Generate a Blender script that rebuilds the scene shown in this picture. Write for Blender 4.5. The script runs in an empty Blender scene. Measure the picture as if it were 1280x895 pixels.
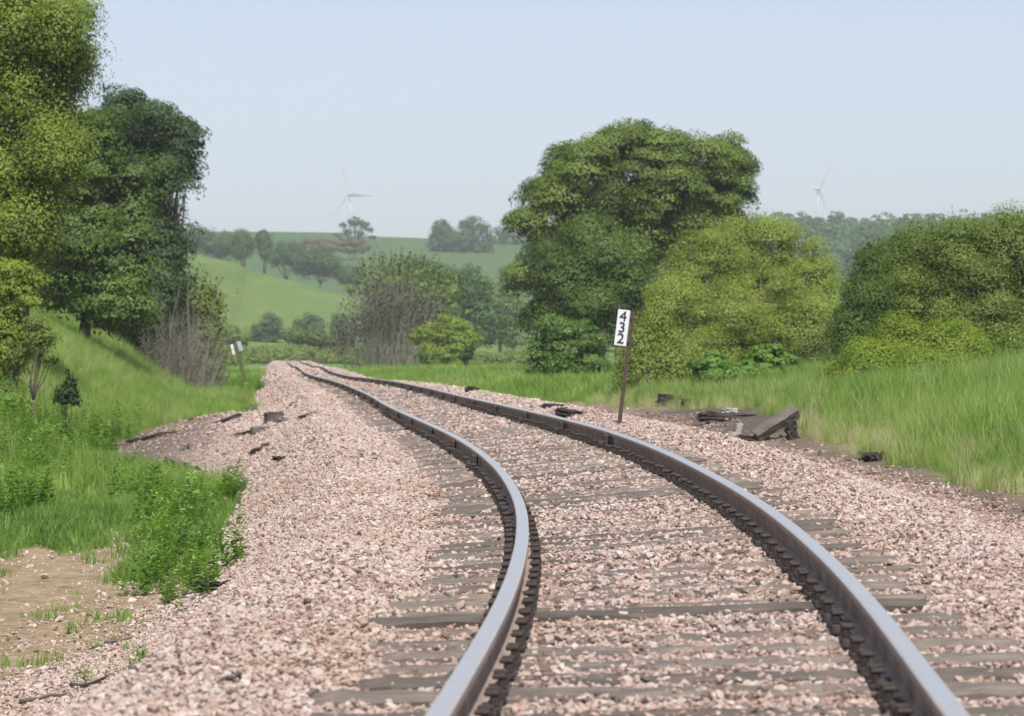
import bpy, bmesh, math
import numpy as np
from mathutils import Vector, Matrix
rad = math.radians
scene = bpy.context.scene
COL = scene.collection

# ------------------------------------------------------------------ camera
F = 3600.0; CX = 640.0; HY = 439.0; CH = 1.054      # focal length in px of a 1280 px wide picture, horizon row, lens height over the rail
cam = bpy.data.cameras.new('camera'); camo = bpy.data.objects.new('camera', cam); COL.objects.link(camo)
camo.location = (0, 0, CH); camo.rotation_euler = (rad(90) - (447.5 - HY) / F, 0, 0)
cam.sensor_width = 36; cam.lens = 36 * F / 1280; cam.clip_start = 0.5; cam.clip_end = 20000
cam.dof.use_dof = True; cam.dof.focus_distance = 24; cam.dof.aperture_fstop = 5.6
scene.camera = camo
# ------------------------------------------------------------------ sky, sun, exposure
SUN_EL, SUN_AZ = 60, 166      # azimuth measured clockwise from +Y (view direction); behind the camera, a little to the right
world = bpy.data.worlds.new('World'); scene.world = world; world.use_nodes = True
wn = world.node_tree.nodes; wl = world.node_tree.links
bgn = wn['Background']; sky = wn.new('ShaderNodeTexSky'); sky.sky_type = 'NISHITA'; sky.sun_disc = False
sky.sun_elevation = rad(SUN_EL); sky.sun_rotation = rad(SUN_AZ); sky.air_density = 1.0; sky.dust_density = 1.6; sky.ozone_density = 2.0
hs = wn.new('ShaderNodeHueSaturation'); hs.inputs['Saturation'].default_value = 0.66
wl.new(sky.outputs[0], hs.inputs['Color'])
tnt = wn.new('ShaderNodeMixRGB'); tnt.blend_type = 'MULTIPLY'; tnt.inputs[0].default_value = 1; tnt.inputs[2].default_value = (0.91, 0.935, 1.07, 1)
wl.new(hs.outputs[0], tnt.inputs[1]); wl.new(tnt.outputs[0], bgn.inputs['Color'])
bgn.inputs['Strength'].default_value = 0.125
sl = bpy.data.lights.new('sun', 'SUN'); sl.energy = 4.5; sl.angle = rad(0.6); sl.color = (1, 0.95, 0.86)
so = bpy.data.objects.new('sun', sl); COL.objects.link(so)
sd = Vector((math.sin(rad(SUN_AZ)) * math.cos(rad(SUN_EL)), math.cos(rad(SUN_AZ)) * math.cos(rad(SUN_EL)), math.sin(rad(SUN_EL))))
so.rotation_euler = sd.to_track_quat('Z', 'Y').to_euler(); so.location = (-20, -20, 40)
scene.view_settings.view_transform = 'Standard'; scene.view_settings.look = 'None'
scene.view_settings.exposure = 0.3; scene.view_settings.gamma = 1
try: scene.cycles.volume_bounces = 1
except Exception: pass

# ------------------------------------------------------------------ helpers
def srt(v): return np.asarray(v, dtype=np.float32)
def mesh_np(name, V, Fc, attrs=None, smooth=False):
    """V (n,3); Fc (m,k) array or list of arrays with different k"""
    me = bpy.data.meshes.new(name)
    V = srt(V); fl = Fc if isinstance(Fc, list) else [Fc]
    fl = [np.asarray(f, dtype=np.int32) for f in fl if len(f)]
    me.vertices.add(len(V)); me.vertices.foreach_set('co', V.ravel())
    if fl:
        loops = np.concatenate([f.ravel() for f in fl]); tot = np.concatenate([np.full(len(f), f.shape[1], np.int32) for f in fl])
        me.loops.add(len(loops)); me.loops.foreach_set('vertex_index', loops)
        me.polygons.add(len(tot)); me.polygons.foreach_set('loop_start', np.concatenate([[0], np.cumsum(tot)[:-1]]).astype(np.int32))
        me.polygons.foreach_set('loop_total', tot)
        me.polygons.foreach_set('use_smooth', np.full(len(tot), smooth, bool))
    me.update(calc_edges=True)
    for k, (ty, a) in (attrs or {}).items():
        at = me.attributes.new(k, ty, 'POINT')
        at.data.foreach_set('vector' if ty == 'FLOAT_VECTOR' else 'value', srt(a).ravel() if ty != 'INT' else np.asarray(a, np.int32))
    return me
def link(name, me, mat=None, parent=None, loc=None):
    o = bpy.data.objects.new(name, me); COL.objects.link(o)
    if mat: 
        for m in (mat if isinstance(mat, list) else [mat]): me.materials.append(m)
    if parent: o.parent = parent
    if loc is not None: o.location = loc
    return o
def tag(o, label=None, cat=None, group=None, kind=None):
    if label: o['label'] = label
    if cat: o['category'] = cat
    if group: o['group'] = group
    if kind: o['kind'] = kind
    return o
def empty(name, loc, label, cat, group=None, rz=0):
    o = bpy.data.objects.new(name, None); COL.objects.link(o); o.location = loc; o.rotation_euler.z = rz; o.empty_display_size = 0.2
    return tag(o, label, cat, group)
def kids(o): return [c for c in bpy.data.objects if c.parent == o]
def copy_tree(o, parent=None):
    c = o.copy(); COL.objects.link(c); c.parent = parent
    for ch in kids(o): copy_tree(ch, c)
    return c

class MB:
    """collects boxes, tubes into one mesh"""
    def __init__(s): s.v = []; s.f = []; s.n = 0
    def add(s, V, Fs):
        V = np.asarray(V, float)
        for f in Fs: s.f.append([i + s.n for i in f])
        s.v.append(V); s.n += len(V); return s
    def box(s, c, size, rot=(0, 0, 0), bev=0.0, jit=0.0, rng=None):
        bm = bmesh.new(); bmesh.ops.create_cube(bm, size=1)
        bmesh.ops.scale(bm, vec=size, verts=bm.verts)
        if bev: bmesh.ops.bevel(bm, geom=bm.edges[:], offset=bev, segments=1, affect='EDGES')
        if jit:
            r = rng or np.random.default_rng(1)
            for v in bm.verts: v.co += Vector(r.normal(0, jit, 3))
        M = Matrix.Translation(c) @ Matrix.Rotation(rot[2], 4, 'Z') @ Matrix.Rotation(rot[1], 4, 'Y') @ Matrix.Rotation(rot[0], 4, 'X')
        bmesh.ops.transform(bm, matrix=M, verts=bm.verts)
        bm.verts.index_update()
        s.add([v.co[:] for v in bm.verts], [[v.index for v in f.verts] for f in bm.faces]); bm.free(); return s
    def tube(s, pts, radii, n=6):
        pts = [Vector(p) for p in pts]; V = []; Fs = []
        for i, p in enumerate(pts):
            t = (pts[min(i + 1, len(pts) - 1)] - pts[max(i - 1, 0)]).normalized()
            a = t.cross(Vector((0.3, 1, 0.1))).normalized(); b = t.cross(a)
            for k in range(n):
                th = 2 * math.pi * k / n
                V.append(p + (a * math.cos(th) + b * math.sin(th)) * radii[i])
        for i in range(len(pts) - 1):
            for k in range(n):
                k2 = (k + 1) % n
                Fs.append([i * n + k, i * n + k2, (i + 1) * n + k2, (i + 1) * n + k])
        Fs.append(list(range(n))[::-1]); Fs.append([(len(pts) - 1) * n + k for k in range(n)])
        return s.add([v[:] for v in V], Fs)
    def sweep(s, rings):
        n = len(rings[0]); V = [p for r in rings for p in r]; Fs = []
        for i in range(len(rings) - 1):
            for k in range(n):
                k2 = (k + 1) % n
                Fs.append([i * n + k, (i + 1) * n + k, (i + 1) * n + k2, i * n + k2])
        Fs.append([k for k in range(n)]); Fs.append([(len(rings) - 1) * n + k for k in range(n)][::-1])
        return s.add(V, Fs)
    def build(s, name, mat, parent=None, smooth=False, loc=None):
        me = bpy.data.meshes.new(name); me.from_pydata(np.concatenate(s.v).tolist(), [], s.f); me.validate()
        if smooth: me.polygons.foreach_set('use_smooth', [True] * len(me.polygons))
        return link(name, me, mat, parent, loc)

# ------------------------------------------------------------------ node material helper
def mat_new(name):
    m = bpy.data.materials.new(name); m.use_nodes = True; nt = m.node_tree
    return m, nt, nt.nodes['Principled BSDF'], nt.nodes['Material Output']
def N(nt, t, **kw):
    n = nt.nodes.new(t)
    for k, v in kw.items(): setattr(n, k, v)
    return n
def noise(nt, scale, detail=4, rough=0.6, coord=None, dist=0):
    n = N(nt, 'ShaderNodeTexNoise'); n.inputs['Scale'].default_value = scale; n.inputs['Detail'].default_value = detail
    n.inputs['Roughness'].default_value = rough; n.inputs['Distortion'].default_value = dist
    if coord: nt.links.new(coord, n.inputs['Vector'])
    return n
def ramp(nt, src, stops, interp='LINEAR'):
    r = N(nt, 'ShaderNodeValToRGB'); r.color_ramp.interpolation = interp
    e = r.color_ramp.elements
    while len(e) < len(stops): e.new(0.5)
    for i, (p, c) in enumerate(stops):
        e[i].position = p; e[i].color = (c[0], c[1], c[2], 1) if not isinstance(c, (int, float)) else (c, c, c, 1)
    nt.links.new(src, r.inputs[0]); return r
def mixc(nt, fac, a, b, mode='MIX'):
    m = N(nt, 'ShaderNodeMixRGB', blend_type=mode)
    for s, v in ((0, fac), (1, a), (2, b)):
        if isinstance(v, (int, float)): m.inputs[s].default_value = v if s == 0 else (v, v, v, 1)
        elif isinstance(v, tuple): m.inputs[s].default_value = (*v[:3], 1)
        else: nt.links.new(v, m.inputs[s])
    return m.outputs[0]
def gpos(nt): return N(nt, 'ShaderNodeNewGeometry').outputs['Position']
def opos(nt): return N(nt, 'ShaderNodeTexCoord').outputs['Object']
def scaled(nt, src, v):
    m = N(nt, 'ShaderNodeMapping'); m.inputs['Scale'].default_value = v; nt.links.new(src, m.inputs['Vector']); return m.outputs[0]
def bump(nt, h, strength, dist, bsdf):
    b = N(nt, 'ShaderNodeBump'); b.inputs['Strength'].default_value = strength; b.inputs['Distance'].default_value = dist
    nt.links.new(h, b.inputs['Height']); nt.links.new(b.outputs[0], bsdf.inputs['Normal'])

def m_foliage(name, dark, light, trans=0.25, dry=None):
    m, nt, p, out = mat_new(name)
    nrm = N(nt, 'ShaderNodeAttribute', attribute_name='leaf_normal').outputs['Vector']; nt.links.new(nrm, p.inputs['Normal'])
    a = N(nt, 'ShaderNodeAttribute', attribute_name='tint')
    st = [(0.0, dark), (1.0, light)] if dry is None else [(0.0, dark), (0.8, light), (1.0, dry)]
    c = ramp(nt, a.outputs['Fac'], st).outputs[0]
    nt.links.new(c, p.inputs['Base Color']); p.inputs['Roughness'].default_value = 0.55; p.inputs['Specular IOR Level'].default_value = 0.3
    t = N(nt, 'ShaderNodeBsdfTranslucent'); nt.links.new(mixc(nt, 1, c, (1.0, 1.15, 0.6), 'MULTIPLY'), t.inputs[0])
    mx = N(nt, 'ShaderNodeMixShader'); mx.inputs[0].default_value = trans
    nt.links.new(p.outputs[0], mx.inputs[1]); nt.links.new(t.outputs[0], mx.inputs[2]); nt.links.new(mx.outputs[0], out.inputs[0])
    return m
def m_inst(name, stops, trans=0.0, rough=0.8, grain=None):
    """material of scattered pieces: colour picked by the piece's own 'tint'"""
    m, nt, p, out = mat_new(name)
    a = N(nt, 'ShaderNodeAttribute', attribute_name='tint', attribute_type='INSTANCER')
    c = ramp(nt, a.outputs['Fac'], stops).outputs[0]
    if grain:
        n0 = noise(nt, 0.9, 5, 0.7, gpos(nt)); c = mixc(nt, 1, c, ramp(nt, n0.outputs['Fac'], [(0.35, (0.88, 0.82, 0.74)), (0.6, (1.0, 1.0, 1.0))]).outputs[0], 'MULTIPLY')
        n = noise(nt, grain, 4, 0.7, gpos(nt)); c = mixc(nt, 1, c, ramp(nt, n.outputs['Fac'], [(0.3, 0.72), (0.7, 1.2)]).outputs[0], 'MULTIPLY')
        bump(nt, n.outputs['Fac'], 0.4, 0.01, p)
    nt.links.new(c, p.inputs['Base Color']); p.inputs['Roughness'].default_value = rough; p.inputs['Specular IOR Level'].default_value = 0.25
    if trans:
        t = N(nt, 'ShaderNodeBsdfTranslucent'); nt.links.new(mixc(nt, 1, c, (1.0, 1.15, 0.6), 'MULTIPLY'), t.inputs[0])
        mx = N(nt, 'ShaderNodeMixShader'); mx.inputs[0].default_value = trans
        nt.links.new(p.outputs[0], mx.inputs[1]); nt.links.new(t.outputs[0], mx.inputs[2]); nt.links.new(mx.outputs[0], out.inputs[0])
    return m
def m_wood(name, a, b, sc=(6, 60, 60), rough=0.9):
    m, nt, p, out = mat_new(name); o = opos(nt)
    n = noise(nt, 1.0, 8, 0.75, scaled(nt, o, sc)); n2 = noise(nt, 3, 3, 0.6, o)
    c = ramp(nt, n.outputs['Fac'], [(0.3, a), (0.62, b)]).outputs[0]
    c = mixc(nt, 1, c, ramp(nt, n2.outputs['Fac'], [(0.3, 0.65), (0.7, 1.15)]).outputs[0], 'MULTIPLY')
    oi = N(nt, 'ShaderNodeObjectInfo'); c = mixc(nt, 1, c, ramp(nt, oi.outputs['Random'], [(0, 0.65), (1, 1.2)]).outputs[0], 'MULTIPLY')
    nt.links.new(c, p.inputs['Base Color']); p.inputs['Roughness'].default_value = rough
    bump(nt, n.outputs['Fac'], 0.8, 0.012, p); return m
def m_flat(name, col, rough=0.6, metal=0, var=0.15, sc=20):
    m, nt, p, out = mat_new(name); n = noise(nt, sc, 5, 0.65, opos(nt))
    c = mixc(nt, 1, col, ramp(nt, n.outputs['Fac'], [(0.3, 1 - var), (0.7, 1 + var)]).outputs[0], 'MULTIPLY')
    nt.links.new(c, p.inputs['Base Color']); p.inputs['Roughness'].default_value = rough; p.inputs['Metallic'].default_value = metal
    return m

# ------------------------------------------------------------------ track line and terrain
_L = [(880, 555), (837, 579.6), (799.5, 604), (754.6, 628), (717, 643), (687, 650.7), (657, 654.5), (631, 652.6), (608.7, 643), (582.5, 624.5),
      (560, 597), (540, 561), (523, 521), (506, 483), (494, 464), (482, 436), (475, 416), (470, 394), (462.5, 376), (456, 366), (450, 356), (446, 351), (443.5, 352)]
_d = np.array([F * CH / (y - HY) for y, x in _L]); _x = np.array([(x - CX) * CH / (y - HY) for y, x in _L])
_d = np.concatenate([[-30, 0, 4], _d, [900, 1100, 6000]]); _x = np.concatenate([[-1.95, -0.72, -0.46], _x, [_x[-1] - 4, _x[-1] - 2, 100]])
_yy = np.linspace(-30, 1200, 12301)
_raw = np.interp(_yy, _d, _x)
def _smooth(a, w):
    k = np.hanning(w * 2 + 1); k /= k.sum(); return np.convolve(np.pad(a, w, mode='edge'), k, 'valid')
_s1 = _smooth(_raw, 25); _s2 = _smooth(_raw, 90); _s3 = _smooth(_raw, 220)
_w1 = np.clip((_yy - 16) / 14, 0, 1); _w2 = np.clip((_yy - 90) / 60, 0, 1)
_LX = (_s1 * (1 - _w1) + _s2 * _w1) * (1 - _w2) + _s3 * _w2
def LX(y): return np.interp(y, _yy, _LX)                 # left rail
def CT(y): return LX(y) + 0.7525                          # centre of the track
_EY = [0, 8, 12, 17, 22, 26, 32, 50, 66, 90, 122, 6000]; _EV = [0, 0, .05, .09, .12, .15, .18, .18, .155, .12, 0, 0]
_ES = _smooth(np.interp(_yy, _EY, _EV), 40)
def EL(y): return np.interp(y, _yy, _ES)                 # how much higher the outer (right) rail is
def ZW(y): return 0.05 * np.sin(y / 23.0) * np.clip((y - 90) / 80, 0, 1) - 0.04 * np.clip((y - 100) / 60, 0, 1) * np.sin(y / 11.0 + 1)   # dips of the old track
def sst(a, b, x):
    t = np.clip((x - a) / (b - a), 0, 1); return t * t * (3 - 2 * t)
def wob(x, y, s, seed=0):
    return (np.sin(x / s * 1.3 + seed + 1.7 * np.sin(y / s * 0.7 + seed)) + np.sin(y / s * 1.1 + 2.3 * seed + 1.3 * np.sin(x / s * 0.9)) + 0.5 * np.sin((x + y) / s * 2.3 + seed)) / 2.5
def edgeL(y): return np.interp(y, [0, 14, 20, 27, 47, 56, 62, 76, 90, 105, 200, 400], [3.3, 3.9, 4.0, 3.5, 3.45, 5.2, 6.3, 6.0, 3.9, 3.4, 2.9, 2.8])
def edgeR(y): return np.interp(y, [0, 20, 26, 31, 45, 55, 66, 76, 92, 120, 170, 300, 400], [4.2, 4.2, 4.1, 4.4, 5.3, 5.9, 6.4, 6.0, 4.6, 3.9, 3.3, 2.9, 2.8])
def baseL(y): return np.interp(y, [0, 60, 150, 300, 500, 6000], [-1.25, -1.2, -0.95, -0.8, -0.9, -0.9])
def ground(x, y):
    x = np.asarray(x, float); y = np.asarray(y, float)
    u = x - CT(y); e = EL(y); zw = ZW(y)
    zt = -0.205 + e * (np.clip(u, -1.5, 1.9) / 1.505 + 0.5) + zw
    heap = 0.05 * np.exp(-((u + 1.85) / 0.4) ** 2) + 0.03 * np.exp(-((u - 1.8) / 0.3) ** 2)
    bl = baseL(y)
    zl = -0.205 + zw - np.maximum(-u - 2.1, 0) * 0.66
    dz = zl - bl; zl = bl + 0.5 * (dz + np.sqrt(dz * dz + 0.02))
    fan = sst(52, 62, y) * (1 - sst(78, 92, y)) * 0.5 * np.exp(-((u + 4.3) / 1.7) ** 2)
    br = np.interp(y, [0, 40, 150, 400], [-0.5, -0.5, -0.62, -0.7])
    zr = np.maximum(-0.205 + e * (1.9 / 1.505 + 0.5) - (u - 1.9) * 0.3 + zw, br)
    z = np.where(u < -1.6, np.minimum(zt, zl) + fan, np.where(u > 1.9, zr, zt)) + heap
    w = sst(385, 450, y); z = z * (1 - w) + bl * w
    # bank on the left, with trees on its crest
    H = np.interp(y, [0, 20, 42, 60, 95, 125, 150, 190, 300, 6000], [0.2, 0.5, 2.5, 5.2, 6.4, 5.4, 4.2, 2.8, 1.5, 0])
    u0 = np.interp(y, [0, 30, 60, 100, 150, 220, 500], [9.5, 8.6, 7.2, 6.2, 5.0, 6, 9])
    t = np.maximum(-u - u0, 0) * 0.82
    z = z + H * (1 - np.exp(-(t / np.maximum(H, .1)) ** 1.3)) * (u < 0)
    # verge and mound on the right
    mR = np.maximum(u - 5.5, 0)
    z = z + (u > 0) * np.interp(y, [0, 30, 60, 80, 130, 300], [0.11, 0.15, 0.175, 0.14, 0.03, 0.0]) * mR * np.exp(-mR / 22)
    off = sst(2.5, 6, np.abs(u))
    z = z + off * (0.05 * wob(x, y, 1.1, 1) + 0.10 * wob(x, y, 4.3, 2)) * np.where(u < -3.5, 1, 0.6)
    # valley, meadow hill, ridge
    A = np.interp(x, [-900, -400, -160, -100, -85, -63, -42, -25, -8, 10, 50, 3000], [40, 36, 31, 28, 26, 22, 16.5, 11.5, 7.5, 4, 1, 0])
    za = A * sst(420, 760, y) * (1 - 0.35 * sst(760, 930, y))
    ridge = 53 + 1.2 * wob(x, y, 160, 3)
    zb = ridge * sst(780, 1350, y) ** 1.15 + np.maximum(y - 1350, 0) * 0.034
    far = np.maximum(za, zb) + np.minimum(za, zb) * 0.12 + sst(450, 700, y) * wob(x, y, 70, 5) * 0.7
    return z + far - 0.010 * (sst(0.86, 0.92, np.abs(u)) * (1 - sst(1.32, 1.5, np.abs(u))))
def gz(x, y): return float(ground(x, y))
def at_ground(px, py, lo=5, hi=400):
    """the ground point seen at a picture position: used once to measure where things stand"""
    d = lo
    while d < hi:
        x = (px - CX) * d / F
        if CH - (py - HY) * d / F <= gz(x, d): return x, d, gz(x, d)
        d *= 1.003
    return (px - CX) * d / F, d, gz((px - CX) * d / F, d)

ys = np.concatenate([np.arange(-12, 30, 0.3), np.arange(30, 80, 0.5), np.arange(80, 200, 1.5), np.arange(200, 500, 5), np.arange(500, 1500, 12), np.geomspace(1500, 5000, 30)])
t = np.linspace(-1, 1, 301); us = np.sign(t) * np.sinh(np.abs(t) * 7.5)
us = us * (3900 / us.max()); us[150] = 0
us = np.unique(np.concatenate([us[np.abs(us) > 12], np.arange(-12, 12.01, 0.2)]))
U, Y = np.meshgrid(us, ys); X = CT(Y) + U; Z = ground(X, Y)
nr, nc = X.shape
idx = np.arange(nr * nc).reshape(nr, nc)
Fq = np.stack([idx[:-1, :-1], idx[:-1, 1:], idx[1:, 1:], idx[1:, :-1]], -1).reshape(-1, 4)
nz = 0.35 * wob(X, Y, 0.9, 4) + 0.3 * wob(X, Y, 2.7, 6)
bal = np.clip(0.5 + (edgeL(Y) + nz * 0.6 + U) / 0.4, 0, 1) * np.clip(0.5 + (edgeR(Y) + nz * 0.5 - U) / 0.4, 0, 1)
bal = bal * (1 - sst(330, 400, Y))
dirt = sst(-13, -10, U) * (U < 0) * (1 - sst(27.0, 29.5, Y + nz * 5 + 5 * np.sin(U * 2.1 + 1.3) * np.sin(U * 4.7) - 0.1 * (U + 4) - 6 * np.exp(-((U + 4.9) / 0.9) ** 2)))
dirt = np.maximum(dirt, 0.9 * (U < 0) * np.exp(-((Y - 49 - nz * 3) / 4) ** 2) * np.exp(-((U + 6.8) / 1.7) ** 2) * 1.6)
dirt = np.maximum(dirt, (U > 0) * np.clip((edgeR(Y) + 1.0 + nz - U) / 0.6, 0, 1) * (1 - sst(90, 110, Y)))
dirt = np.maximum(dirt, (U > 0) * 1.6 * np.exp(-((Y - 62) / 13) ** 4) * np.exp(-((U - 6.2) / 1.9) ** 4))
dirt = np.maximum(dirt, (U < 0) * 1.2 * np.exp(-((Y - 66) / 14) ** 4) * np.exp(-((U + 5.0) / 2.2) ** 4))
soil = (U > 0) * np.exp(-((Y - 61) / 12) ** 4) * np.exp(-((U - 5.9 - 0.3 * nz) / 2.1) ** 4) * 1.3
soil = np.maximum(soil, 0.75 * (U > 0) * np.exp(-((U - edgeR(Y) - 0.2 + nz * 0.5) / 0.7) ** 2) * (1 - sst(70, 90, Y)))     # oily dark soil by the timbers
soil = np.maximum(soil, (U < 0) * np.exp(-((Y - 67) / 13) ** 4) * np.exp(-((U + 5.6) / 1.5) ** 4) * 0.9)

m, nt, p, out = mat_new('ground_mat'); g = gpos(nt)
ab = N(nt, 'ShaderNodeAttribute', attribute_name='ballast').outputs['Fac']; ad = N(nt, 'ShaderNodeAttribute', attribute_name='dirt').outputs['Fac']
asl = N(nt, 'ShaderNodeAttribute', attribute_name='soil').outputs['Fac']
n1 = noise(nt, 0.35, 6, 0.65, g); n2 = noise(nt, 0.025, 8, 0.7, g); n3 = noise(nt, 9, 6, 0.7, g)
gr = ramp(nt, n1.outputs['Fac'], [(0.3, (0.075, 0.14, 0.028)), (0.7, (0.155, 0.25, 0.06))]).outputs[0]
gr = mixc(nt, 1, gr, ramp(nt, n2.outputs['Fac'], [(0.3, (0.72, 0.86, 0.75)), (0.7, (1.3, 1.14, 1.15))]).outputs[0], 'MULTIPLY')
gr = mixc(nt, 1, gr, ramp(nt, n3.outputs['Fac'], [(0.25, 0.7), (0.75, 1.25)]).outputs[0], 'MULTIPLY')
sxy = N(nt, 'ShaderNodeSeparateXYZ'); nt.links.new(g, sxy.inputs[0])
n4 = noise(nt, 1.0, 8, 0.7, scaled(nt, g, (0.05, 0.012, 0.05)))
meadow = ramp(nt, n4.outputs['Fac'], [(0.3, (0.072, 0.118, 0.028)), (0.5, (0.108, 0.160, 0.038)), (0.7, (0.155, 0.20, 0.055))]).outputs[0]
ridgec = ramp(nt, n4.outputs['Fac'], [(0.3, (0.045, 0.090, 0.030)), (0.7, (0.075, 0.130, 0.042))]).outputs[0]
def band(a, b):
    mr = N(nt, 'ShaderNodeMapRange'); mr.inputs['From Min'].default_value = a; mr.inputs['From Max'].default_value = b; nt.links.new(sxy.outputs['Y'], mr.inputs['Value']); return mr.outputs[0]
gr = mixc(nt, band(380, 470), gr, meadow); gr = mixc(nt, band(880, 960), gr, ridgec)
dc = ramp(nt, n3.outputs['Fac'], [(0.25, (0.17, 0.125, 0.075)), (0.5, (0.29, 0.225, 0.145)), (0.75, (0.40, 0.33, 0.235))]).outputs[0]
n5 = noise(nt, 1.6, 6, 0.75, g); dc = mixc(nt, 1, dc, ramp(nt, n5.outputs['Fac'], [(0.35, (0.62, 0.60, 0.56)), (0.6, (1.08, 1.05, 1.0))]).outputs[0], 'MULTIPLY')
vor = N(nt, 'ShaderNodeTexVoronoi'); vor.inputs['Scale'].default_value = 17; nt.links.new(g, vor.inputs['Vector'])
hsep = N(nt, 'ShaderNodeSeparateColor'); nt.links.new(vor.outputs['Color'], hsep.inputs[0])
bc = ramp(nt, hsep.outputs[0], [(0, (0.20, 0.15, 0.125)), (0.3, (0.34, 0.25, 0.21)), (0.7, (0.44, 0.34, 0.29)), (1, (0.50, 0.43, 0.37))]).outputs[0]
c = mixc(nt, ad, gr, dc); c = mixc(nt, ab, c, bc); c = mixc(nt, mixc(nt, 1, asl, ramp(nt, n3.outputs['Fac'], [(0.3, 0.5), (0.5, 1.0)]).outputs[0], 'MULTIPLY'), c, (0.095, 0.078, 0.064))
nt.links.new(c, p.inputs['Base Color']); p.inputs['Roughness'].default_value = 0.95; p.inputs['Specular IOR Level'].default_value = 0.1
bump(nt, n3.outputs['Fac'], 0.6, 0.05, p)
gme = mesh_np('ground', np.stack([X, Y, Z], -1).reshape(-1, 3), Fq, {'ballast': ('FLOAT', bal.ravel()), 'dirt': ('FLOAT', np.clip(dirt, 0, 1).ravel()), 'soil': ('FLOAT', np.clip(soil, 0, 1).ravel())}, True)
tag(link('ground', gme, m), kind='structure')

# haze: a closed box of thin air round everything
hz = MB().box((0, 2440, 160), (9400, 5200, 340)).build('haze', None); tag(hz, kind='stuff')
hm = bpy.data.materials.new('haze_air'); hm.use_nodes = True; nt = hm.node_tree; nt.nodes.remove(nt.nodes['Principled BSDF'])
pv = nt.nodes.new('ShaderNodeVolumePrincipled'); pv.inputs['Color'].default_value = (0.93, 0.935, 1.0, 1); pv.inputs['Density'].default_value = 0.00019; pv.inputs['Anisotropy'].default_value = 0.0
nt.links.new(pv.outputs[0], nt.nodes['Material Output'].inputs['Volume']); hz.data.materials.append(hm)

# ------------------------------------------------------------------ scatter: pieces instanced on points, kept in ONE object
def scatter(name, variants, pos, rot, scl, tint, mat):
    """variants: list of (verts, faces) ; the object's mesh holds the variants and the points, nodes do the placing"""
    V = []; Fs = []; vid = []; n = 0
    for k, (v, f) in enumerate(variants):
        V.append(srt(v)); Fs += [[i + n for i in q] for q in f]; vid += [k + 1] * len(v); n += len(v)
    P = srt(pos); K = len(P); nv = len(variants)
    me = bpy.data.meshes.new(name)
    allv = np.concatenate(V + [P]); me.from_pydata([], [], [])
    from itertools import chain
    ln = np.array([len(f) for f in Fs], np.int32)
    me.vertices.add(len(allv)); me.vertices.foreach_set('co', allv.ravel())
    me.loops.add(int(ln.sum())); me.loops.foreach_set('vertex_index', np.fromiter(chain.from_iterable(Fs), np.int32))
    me.polygons.add(len(ln)); me.polygons.foreach_set('loop_start', np.concatenate([[0], np.cumsum(ln)[:-1]]).astype(np.int32)); me.polygons.foreach_set('loop_total', ln)
    me.polygons.foreach_set('use_smooth', np.zeros(len(ln), bool))
    me.update(calc_edges=True)
    a = me.attributes.new('vid', 'INT', 'POINT'); a.data.foreach_set('value', np.array(vid + [0] * K, np.int32))
    def fa(nm, arr, vec=False):
        if vec: a = me.attributes.new(nm, 'FLOAT_VECTOR', 'POINT'); a.data.foreach_set('vector', np.concatenate([np.zeros((n, 3), np.float32), srt(arr)]).ravel())
        else: a = me.attributes.new(nm, 'FLOAT', 'POINT'); a.data.foreach_set('value', np.concatenate([np.zeros(n, np.float32), srt(arr)]))
    fa('rot', rot, True); fa('scl', scl, True); fa('tint', tint)
    o = link(name, me, mat)
    ng = bpy.data.node_groups.new(name + '_place', 'GeometryNodeTree')
    ng.interface.new_socket('Geometry', in_out='INPUT', socket_type='NodeSocketGeometry'); ng.interface.new_socket('Geometry', in_out='OUTPUT', socket_type='NodeSocketGeometry')
    gi = ng.nodes.new('NodeGroupInput'); go = ng.nodes.new('NodeGroupOutput'); L = ng.links
    av = ng.nodes.new('GeometryNodeInputNamedAttribute'); av.data_type = 'INT'; av.inputs['Name'].default_value = 'vid'
    def sep(geo, k):
        c = ng.nodes.new('FunctionNodeCompare'); c.data_type = 'INT'; c.operation = 'EQUAL'; L.new(av.outputs['Attribute'], c.inputs[2]); c.inputs[3].default_value = k
        s = ng.nodes.new('GeometryNodeSeparateGeometry'); s.domain = 'POINT'; L.new(geo, s.inputs[0]); L.new(c.outputs[0], s.inputs[1]); return s.outputs[0]
    join = ng.nodes.new('GeometryNodeJoinGeometry')
    for k in range(nv, 0, -1):
        g2 = ng.nodes.new('GeometryNodeGeometryToInstance'); L.new(sep(gi.outputs[0], k), g2.inputs[0]); L.new(g2.outputs[0], join.inputs[0])
    m2p = ng.nodes.new('GeometryNodeMeshToPoints'); L.new(sep(gi.outputs[0], 0), m2p.inputs[0])
    iop = ng.nodes.new('GeometryNodeInstanceOnPoints'); L.new(m2p.outputs[0], iop.inputs['Points']); L.new(join.outputs[0], iop.inputs['Instance']); iop.inputs['Pick Instance'].default_value = True
    rv = ng.nodes.new('FunctionNodeRandomValue'); rv.data_type = 'INT'
    rv.inputs[4].default_value = 0; rv.inputs[5].default_value = nv - 1; L.new(rv.outputs[2], iop.inputs['Instance Index'])
    for nm, inp in (('rot', 'Rotation'), ('scl', 'Scale')):
        an = ng.nodes.new('GeometryNodeInputNamedAttribute'); an.data_type = 'FLOAT_VECTOR'; an.inputs['Name'].default_value = nm; L.new(an.outputs['Attribute'], iop.inputs[inp])
    L.new(iop.outputs[0], go.inputs[0])
    o.modifiers.new('place', 'NODES').node_group = ng
    return o

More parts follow.
